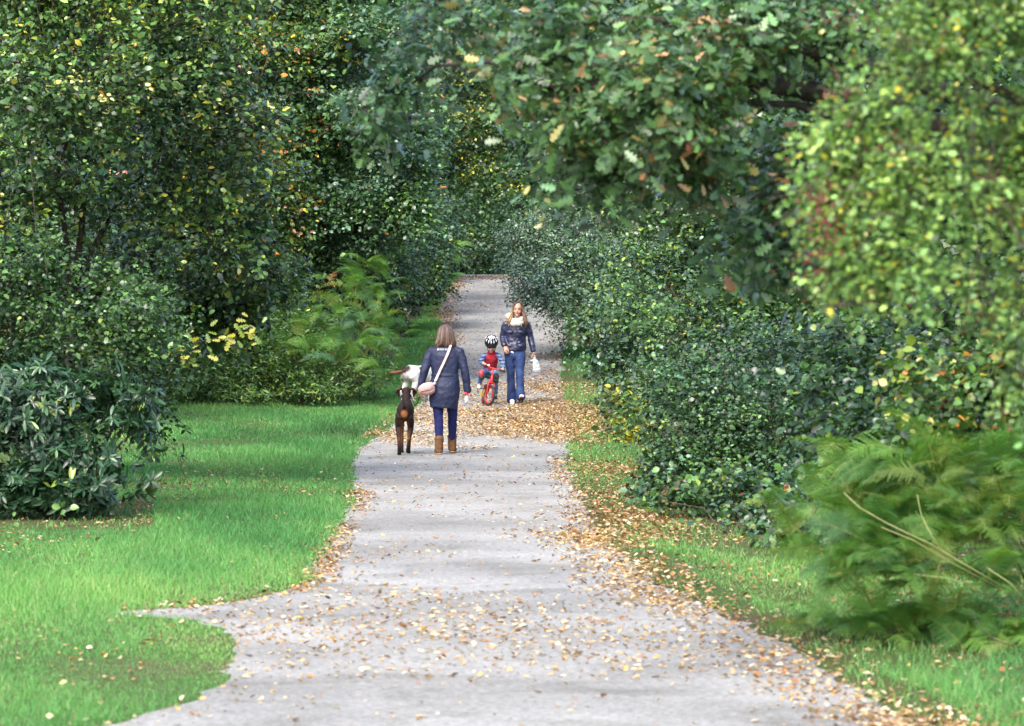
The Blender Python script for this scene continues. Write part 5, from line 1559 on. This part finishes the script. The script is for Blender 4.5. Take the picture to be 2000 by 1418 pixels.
solid("crank", [loft([BBk + Vector((-.06, 0, 0)), BBk + Vector((.06, 0, 0))], [.014, .014], 8, up), loft([BBk + Vector((-.062, 0, 0)), pedL + Vector((.045, 0, 0))], [.009, .008], 6), loft([BBk + Vector((.062, 0, 0)), pedR - Vector((.045, 0, 0))], [.009, .008], 6)], M_STEEL, bk)
for q in (pedL, pedR):
    solid("pedal", [loft([q + Vector((-.04, 0, 0)), q + Vector((.04, 0, 0))], [(.03, .011), (.03, .011)], 8, (0, 1, 0))], M_BLACK, bk)

kid = empty("person", g3, "small child in a red vest and black and white helmet riding a bicycle", "person")
kc = Vector((.060, .275, .985))
KH, KR = head_lofts(kc, (-.03, -1, -.42), .86, (0.04, 0, 1))
gL, gR = bL.lerp(bm_, .22), bR.lerp(bm_, .22)
wkL, wkR = Vector((-.075, .165, .705)), Vector((.252, .150, .615))
ankL, ankR = pedL + Vector((-.004, .05, .075)), pedR + Vector((.004, .05, .075))
kneeL, kneeR = Vector((-.100, .19, .535)), Vector((.130, .23, .485))
fused("body", KH + hand(wkL, (gL - wkL) + Vector((.0, -.02, .02)), (0, .2, -1), (.9, -.1, .1), .62, 1.0) + hand(wkR, (gR - wkR) + Vector((0, -.02, .02)), (0, .2, -1), (-.9, -.1, .1), .62, 1.0) + [
    loft([(.058, .30, .93), (.058, .33, .87), (.06, .36, .82)], [.036, .04, .06]),
    loft([(.058, .36, .84), (.056, .39, .76), (.045, .44, .66), (.035, .47, .58), (.035, .48, .53)], [(.095, .06), (.10, .07), (.09, .065), (.10, .075), (.095, .07)], 14),
    loft([(-.03, .36, .835), (-.058, .355, .82), (-.115, .27, .735), wkL], [.032, .034, .028, .019]),
    loft([(.15, .36, .835), (.178, .355, .82), (.245, .27, .715), wkR], [.032, .034, .028, .019]),
    loft([(-.03, .46, .545), kneeL, ankL], [.058, .040, .026]), loft([(.10, .46, .535), kneeR, ankR], [.058, .040, .026]),
    loft([ankL, ankL + Vector((-.01, -.09, -.05))], [.026, .022]), loft([ankR, ankR + Vector((.004, -.09, -.05))], [.026, .022])], M_SKIN, kid, .0052, 2)
face_parts(kc, KR, .86, kid)
fused("sleeves", [loft([(-.02, .36, .835), (-.058, .355, .815), (-.09, .31, .77), (-.122, .265, .725), wkL.lerp(Vector((-.122, .265, .725)), .15)], [.042, .046, .042, .040, .032], 12),
                  loft([(.14, .36, .835), (.178, .355, .815), (.215, .31, .76), (.250, .265, .705), wkR.lerp(Vector((.250, .265, .705)), .15)], [.042, .046, .042, .040, .032], 12)], M_STRIPE, kid, .006, 2, .01, .05)
fused("vest", [loft([(.035, .47, .60), (.040, .45, .66), (.05, .415, .73), (.058, .375, .80), (.06, .355, .845), (.06, .34, .872)], [(.112, .085), (.110, .082), (.114, .084), (.118, .082), (.100, .068), (.062, .05)], 20, (1, 0, 0)),
               ringloft((.06, .325, .878), (.05, .05), (.016, .02), -.01)], M_VEST, kid, .006, 2, .014, .05)
fused("trousers", [loft([(.035, .48, .54), (.038, .47, .61)], [(.105, .08), (.10, .075)], 14),
                   loft([(-.025, .46, .555), kneeL + Vector((0, .01, .004)), kneeL.lerp(ankL, .5), ankL + Vector((0, 0, .02))], [.068, .052, .046, .042], 12),
                   loft([(.095, .46, .545), kneeR + Vector((0, .01, .004)), kneeR.lerp(ankR, .5), ankR + Vector((0, 0, .02))], [.068, .052, .046, .042], 12)],
      surf_material("pale_blue_denim", (.06, .10, .22), (.15, .22, .38), 9, .85, .3, 50, .2), kid, .006, 2, .01, .05)
solid("knee_pad", [ball(kneeL + Vector((-.004, -.026, -.005)), (.050, .040, .062))], plain("red_knee_pad", (.30, .03, .04), .5), kid)
solid("knee_pad", [ball(kneeR + Vector((.004, -.026, -.008)), (.052, .042, .066))], M_BLACK, kid)
for kn, sd in ((kneeL, -1), (kneeR, 1)):
    solid("pad_strap", [loft([kn + Vector((0, -.01, -.055)), kn + Vector((0, -.008, -.085))], [(.050, .052), (.047, .050)], 12)], M_BLACK, kid)
for a_, dx, mt in ((ankL, -.012, M_WHITE), (ankR, .006, M_BLACK)):
    sh = fused("shoe", [loft([a_ + Vector((0, .03, -.035)), a_ + Vector((dx * .4, -.03, -.045)), a_ + Vector((dx, -.105, -.052))], [(.032, .036), (.036, .032), (.030, .024)], 12), loft([a_ + Vector((0, .01, -.03)), a_ + Vector((0, .012, .02))], [.036, .036], 12)], mt, kid, .005, 2)
    solid("sole", [loft([a_ + Vector((0, .05, -.066)), a_ + Vector((dx * .5, -.03, -.070)), a_ + Vector((dx, -.125, -.068))], [(.028, .008), (.036, .009), (.028, .008)], 12)], mt, sh)
# helmet: dark shell with pale ribs and vents
hm = fused("helmet", [ball(kc + Vector((.0, .010, .062)), (.112, .142, .118), (KR[0], KR[1], KR[2]), 22, 14)], plain("helmet_shell", (.008, .008, .010), .22), kid, .006, 1)
s_, f_, u_ = KR
hcn = kc + Vector((.0, .010, .062))
def on_helm(az, el, off=.004):
    a, e = math.radians(az), math.radians(el)
    d = s_ * (math.sin(a) * math.cos(e) * (.112 + off)) + f_ * (math.cos(a) * math.cos(e) * (.142 + off)) + u_ * (math.sin(e) * (.118 + off))
    return hcn + d
M_SHELL = plain("helmet_white", (.55, .57, .62), .3)
for az, segs in ((0, ((12, 34), (44, 84))), (-24, ((14, 36), (46, 80))), (24, ((14, 36), (46, 80))), (-52, ((20, 40), (48, 72))), (52, ((20, 40), (48, 72))), (-88, ((20, 46),)), (88, ((20, 46),)), (150, ((20, 60),)), (-150, ((20, 60),)), (180, ((20, 70),))):
    for e0_, e1_ in segs:
        if e1_ < 44: w_ = .0065
        else: w_ = .0085
        solid("rib", [loft([on_helm(az, e0_ + (e1_ - e0_) * q / 4) for q in range(5)], [(w_ * .6, .005), (w_, .006), (w_, .006), (w_, .006), (w_ * .7, .005)], 8, s_)], M_SHELL, hm)
solid("chin_strap", [loft([kc + s_ * .072 + u_ * .01 + f_ * .03, kc + s_ * .06 - u_ * .06 + f_ * .045, kc - u_ * .10 + f_ * .05, kc - s_ * .06 - u_ * .06 + f_ * .045, kc - s_ * .072 + u_ * .01 + f_ * .03], [.006] * 5, 6)], M_BLACK, hm)

# ------------------------------------------------------------------ dogs
def dog(label, g, rz, k, colorfn, body, tail, ears, legs, head, folds=0.0, fscale=.05, collar=None):
    root = empty("dog", g, label, "dog")
    root.rotation_euler = (0, 0, rz)
    root.scale = (k, k, k)
    L = [loft(*body, 18, (1, 0, 0)), loft(*tail, 10)]
    for l in legs: L.append(loft(*l, 10, (1, 0, 0)))
    L += head
    bo = fused("body", L, M_FUR, root, .0065, 3, folds, fscale, colorfn)
    for e_ in ears:
        fused("ear", [e_], M_FUR, root, .005, 2, 0, .05, colorfn)
    if collar:
        c, R_, tilt, cols = collar
        for (a0, a1, mat_, nm) in cols:
            pts = []
            for i in range(9):
                a = math.radians(a0 + (a1 - a0) * i / 8)
                pts.append(Vector(c) + Vector((math.cos(a) * R_, math.sin(a) * R_ * .9, -math.sin(a) * tilt)))
            ribbon(nm, pts, .032, .007, mat_, root, lambda i, p: p - Vector(c))
    return root

def col_dober(v):
    base = np.array((.016, .008, .006)); tan = np.array((.26, .10, .03)); brn = np.array((.10, .040, .018))
    x, y, z = v.T
    c = np.repeat(base[None], len(v), 0) * (1 + .15 * n3(v * 14))[:, None]
    def blend(w, col):
        w = np.clip(w, 0, 1)[:, None]
        return c * (1 - w) + col * w
    c = blend(1.6 - np.sqrt((x / .045) ** 2 + ((z - .525) / .055) ** 2 + (np.clip(y + .02, 0, 1) / .05) ** 2) * 1.25, tan)
    inner = np.exp(-((np.abs(x) - .035) / .028) ** 2) * (z < .46) * np.clip((z - .08) / .1, 0, 1)
    c = blend(inner * .85, brn)
    c = blend((z < .24) * (z > .13) * np.clip((np.abs(x) < .075), 0, 1) * .35, brn)
    c = blend(np.clip(1 - np.abs(z - .83) / .02, 0, 1) * (np.abs(x) > .06) * (y > .6) * .6, np.array((.14, .05, .03)))
    return c
gd1 = G(789.5, 889.5)
Z0 = lambda *a: [Vector(q) for q in a]
dog("dark brown short-haired dog with tan rump and raised tail, walking away on a lead", gd1, 0, 1.0, col_dober,
    (Z0((0, -.03, .555), (0, .05, .565), (0, .20, .565), (0, .36, .555), (.004, .50, .555), (.008, .60, .60)), [(.070, .085), (.102, .115), (.105, .115), (.100, .120), (.112, .145), (.085, .11)]),
    (Z0((0, -.06, .60), (-.004, -.10, .64), (-.010, -.105, .70), (-.014, -.095, .76), (-.016, -.08, .785)), [.020, .016, .013, .011, .007]),
    [loft(Z0((-.060, .70, .835), (-.092, .71, .828), (-.108, .715, .790), (-.092, .72, .735)), [(.022, .040), (.020, .042), (.016, .034), (.009, .012)], 8, (0, 0, 1)),
     loft(Z0((.070, .70, .835), (.100, .71, .828), (.116, .715, .790), (.100, .72, .735)), [(.022, .040), (.020, .042), (.016, .034), (.009, .012)], 8, (0, 0, 1))],
    [(Z0((-.062, .04, .52), (-.074, .09, .42), (-.078, .10, .34), (-.072, .0, .24), (-.066, -.06, .185), (-.066, -.045, .10), (-.064, -.02, .035)), [(.055, .085), (.050, .072), (.040, .052), (.027, .036), (.023, .030), (.022, .025), (.026, .028)]),
     (Z0((-.064, -.01, .022), (-.064, .04, .018)), [(.030, .022), (.028, .018)]),
     (Z0((.062, .06, .52), (.074, .14, .42), (.078, .17, .34), (.070, .09, .25), (.058, .04, .205), (.050, .09, .13), (.044, .13, .07)), [(.055, .085), (.050, .072), (.040, .052), (.027, .036), (.023, .030), (.022, .025), (.026, .028)]),
     (Z0((.043, .13, .055), (.043, .15, .04)), [(.030, .022), (.028, .018)]),
     (Z0((-.055, .56, .50), (-.055, .57, .30), (-.050, .56, .16), (-.048, .565, .03)), [.05, .034, .026, .024]), (Z0((-.048, .57, .022), (-.048, .61, .018)), [(.03, .022), (.026, .018)]),
     (Z0((.060, .53, .50), (.060, .48, .32), (.050, .44, .17), (.045, .43, .035)), [.05, .034, .026, .024]), (Z0((.045, .44, .022), (.045, .48, .018)), [(.03, .022), (.026, .018)])],
    [loft(Z0((.008, .56, .60), (.008, .63, .68), (.008, .69, .76)), [(.085, .09), (.066, .075), (.056, .066)], 14), ball((.006, .745, .800), (.062, .082, .058)), loft(Z0((.006, .79, .785), (.006, .87, .765), (.006, .915, .755)), [(.040, .036), (.032, .030), (.024, .022)], 12)],
    0.0, .05, ((.008, .655, .72), .072, -.05, ((-150, -30, M_WHITE, "collar_band"), (-30, 210, M_LEAD, "collar_strap"))))
lead_a, lead_b = g1 + Vector((-.312, -.02, .775)), gd1 + Vector((.075, .63, .745))
lead = add("dog_lead", py_mesh("dog_lead", *tube([lead_a - lead_a, (lead_b - lead_a) * .3 + Vector((0, .02, -.10)), (lead_b - lead_a) * .65 + Vector((0, .02, -.13)), lead_b - lead_a], [.006] * 4, 6), M_LEAD), None, lead_a)
tag(lead, "thin dark lead running from the coat woman's left hand to the brown dog's collar", "lead")

def col_span(v):
    x, y, z = v.T
    c = np.repeat([(.52, .51, .49)], len(v), 0) * (1 + .06 * n3(v * 24))[:, None]
    dk = np.array((.045, .026, .024)); br = np.array((.17, .06, .04))
    def blend(w, col):
        w = np.clip(w * 3, 0, 1)[:, None]
        return c * (1 - w) + col * w
    c = blend(1 - np.sqrt(((x + .01) / .10) ** 2 + ((y + .02) / .12) ** 2 + ((z - .49) / .085) ** 2), dk)
    c = blend(1 - np.sqrt(((x - .11) / .07) ** 2 + ((y - .24) / .09) ** 2 + ((z - .50) / .08) ** 2), dk)
    c = blend(1 - np.sqrt(((x + .10) / .05) ** 2 + ((y - .02) / .06) ** 2 + ((z - .36) / .07) ** 2), dk)
    c = blend((y < -.09) * (z > .36) * 1.0, br)
    c = blend((y > .50) * 1.0, dk)
    return c
gd2 = G(795, 785)
dog("white spaniel with dark brown patches, half hidden behind the brown dog", gd2, math.radians(-42), 1.1, col_span,
    (Z0((0, -.02, .42), (0, .06, .435), (0, .22, .42), (0, .36, .41), (0, .46, .43)), [(.085, .095), (.120, .125), (.122, .125), (.120, .135), (.095, .11)]),
    (Z0((-.01, -.05, .47), (-.06, -.12, .455), (-.12, -.18, .44), (-.165, -.21, .445)), [.022, .024, .026, .010]),
    [loft(Z0((-.055, .60, .60), (-.085, .60, .55), (-.085, .60, .48)), [(.03, .014), (.036, .014), (.026, .010)], 8, (0, 1, 0)), loft(Z0((.055, .60, .60), (.085, .60, .55), (.085, .60, .48)), [(.03, .014), (.036, .014), (.026, .010)], 8, (0, 1, 0))],
    [(Z0((-.07, .03, .40), (-.085, .08, .30), (-.08, .02, .20), (-.078, -.04, .15), (-.078, -.01, .03)), [(.065, .09), (.055, .07), (.038, .045), (.028, .032), (.028, .03)]),
     (Z0((-.078, .0, .02), (-.078, .045, .018)), [(.03, .02), (.026, .018)]),
     (Z0((.07, .05, .40), (.085, .11, .30), (.08, .06, .20), (.078, .0, .15), (.078, .03, .03)), [(.065, .09), (.055, .07), (.038, .045), (.028, .032), (.028, .03)]),
     (Z0((.078, .04, .02), (.078, .085, .018)), [(.03, .02), (.026, .018)]),
     (Z0((-.06, .42, .38), (-.06, .43, .22), (-.058, .42, .03)), [.05, .034, .028]), (Z0((.06, .42, .38), (.06, .45, .22), (.058, .44, .03)), [.05, .034, .028])],
    [loft(Z0((0, .44, .46), (0, .52, .53), (0, .57, .58)), [(.08, .09), (.06, .07), (.055, .06)], 12), ball((0, .62, .59), (.058, .075, .055)), loft(Z0((0, .66, .575), (0, .74, .56)), [(.036, .032), (.03, .026)], 10)],
    .004, .03)
bake_fused()
print("TRIS", sum(len(m_.polygons) for m_ in bpy.data.meshes))
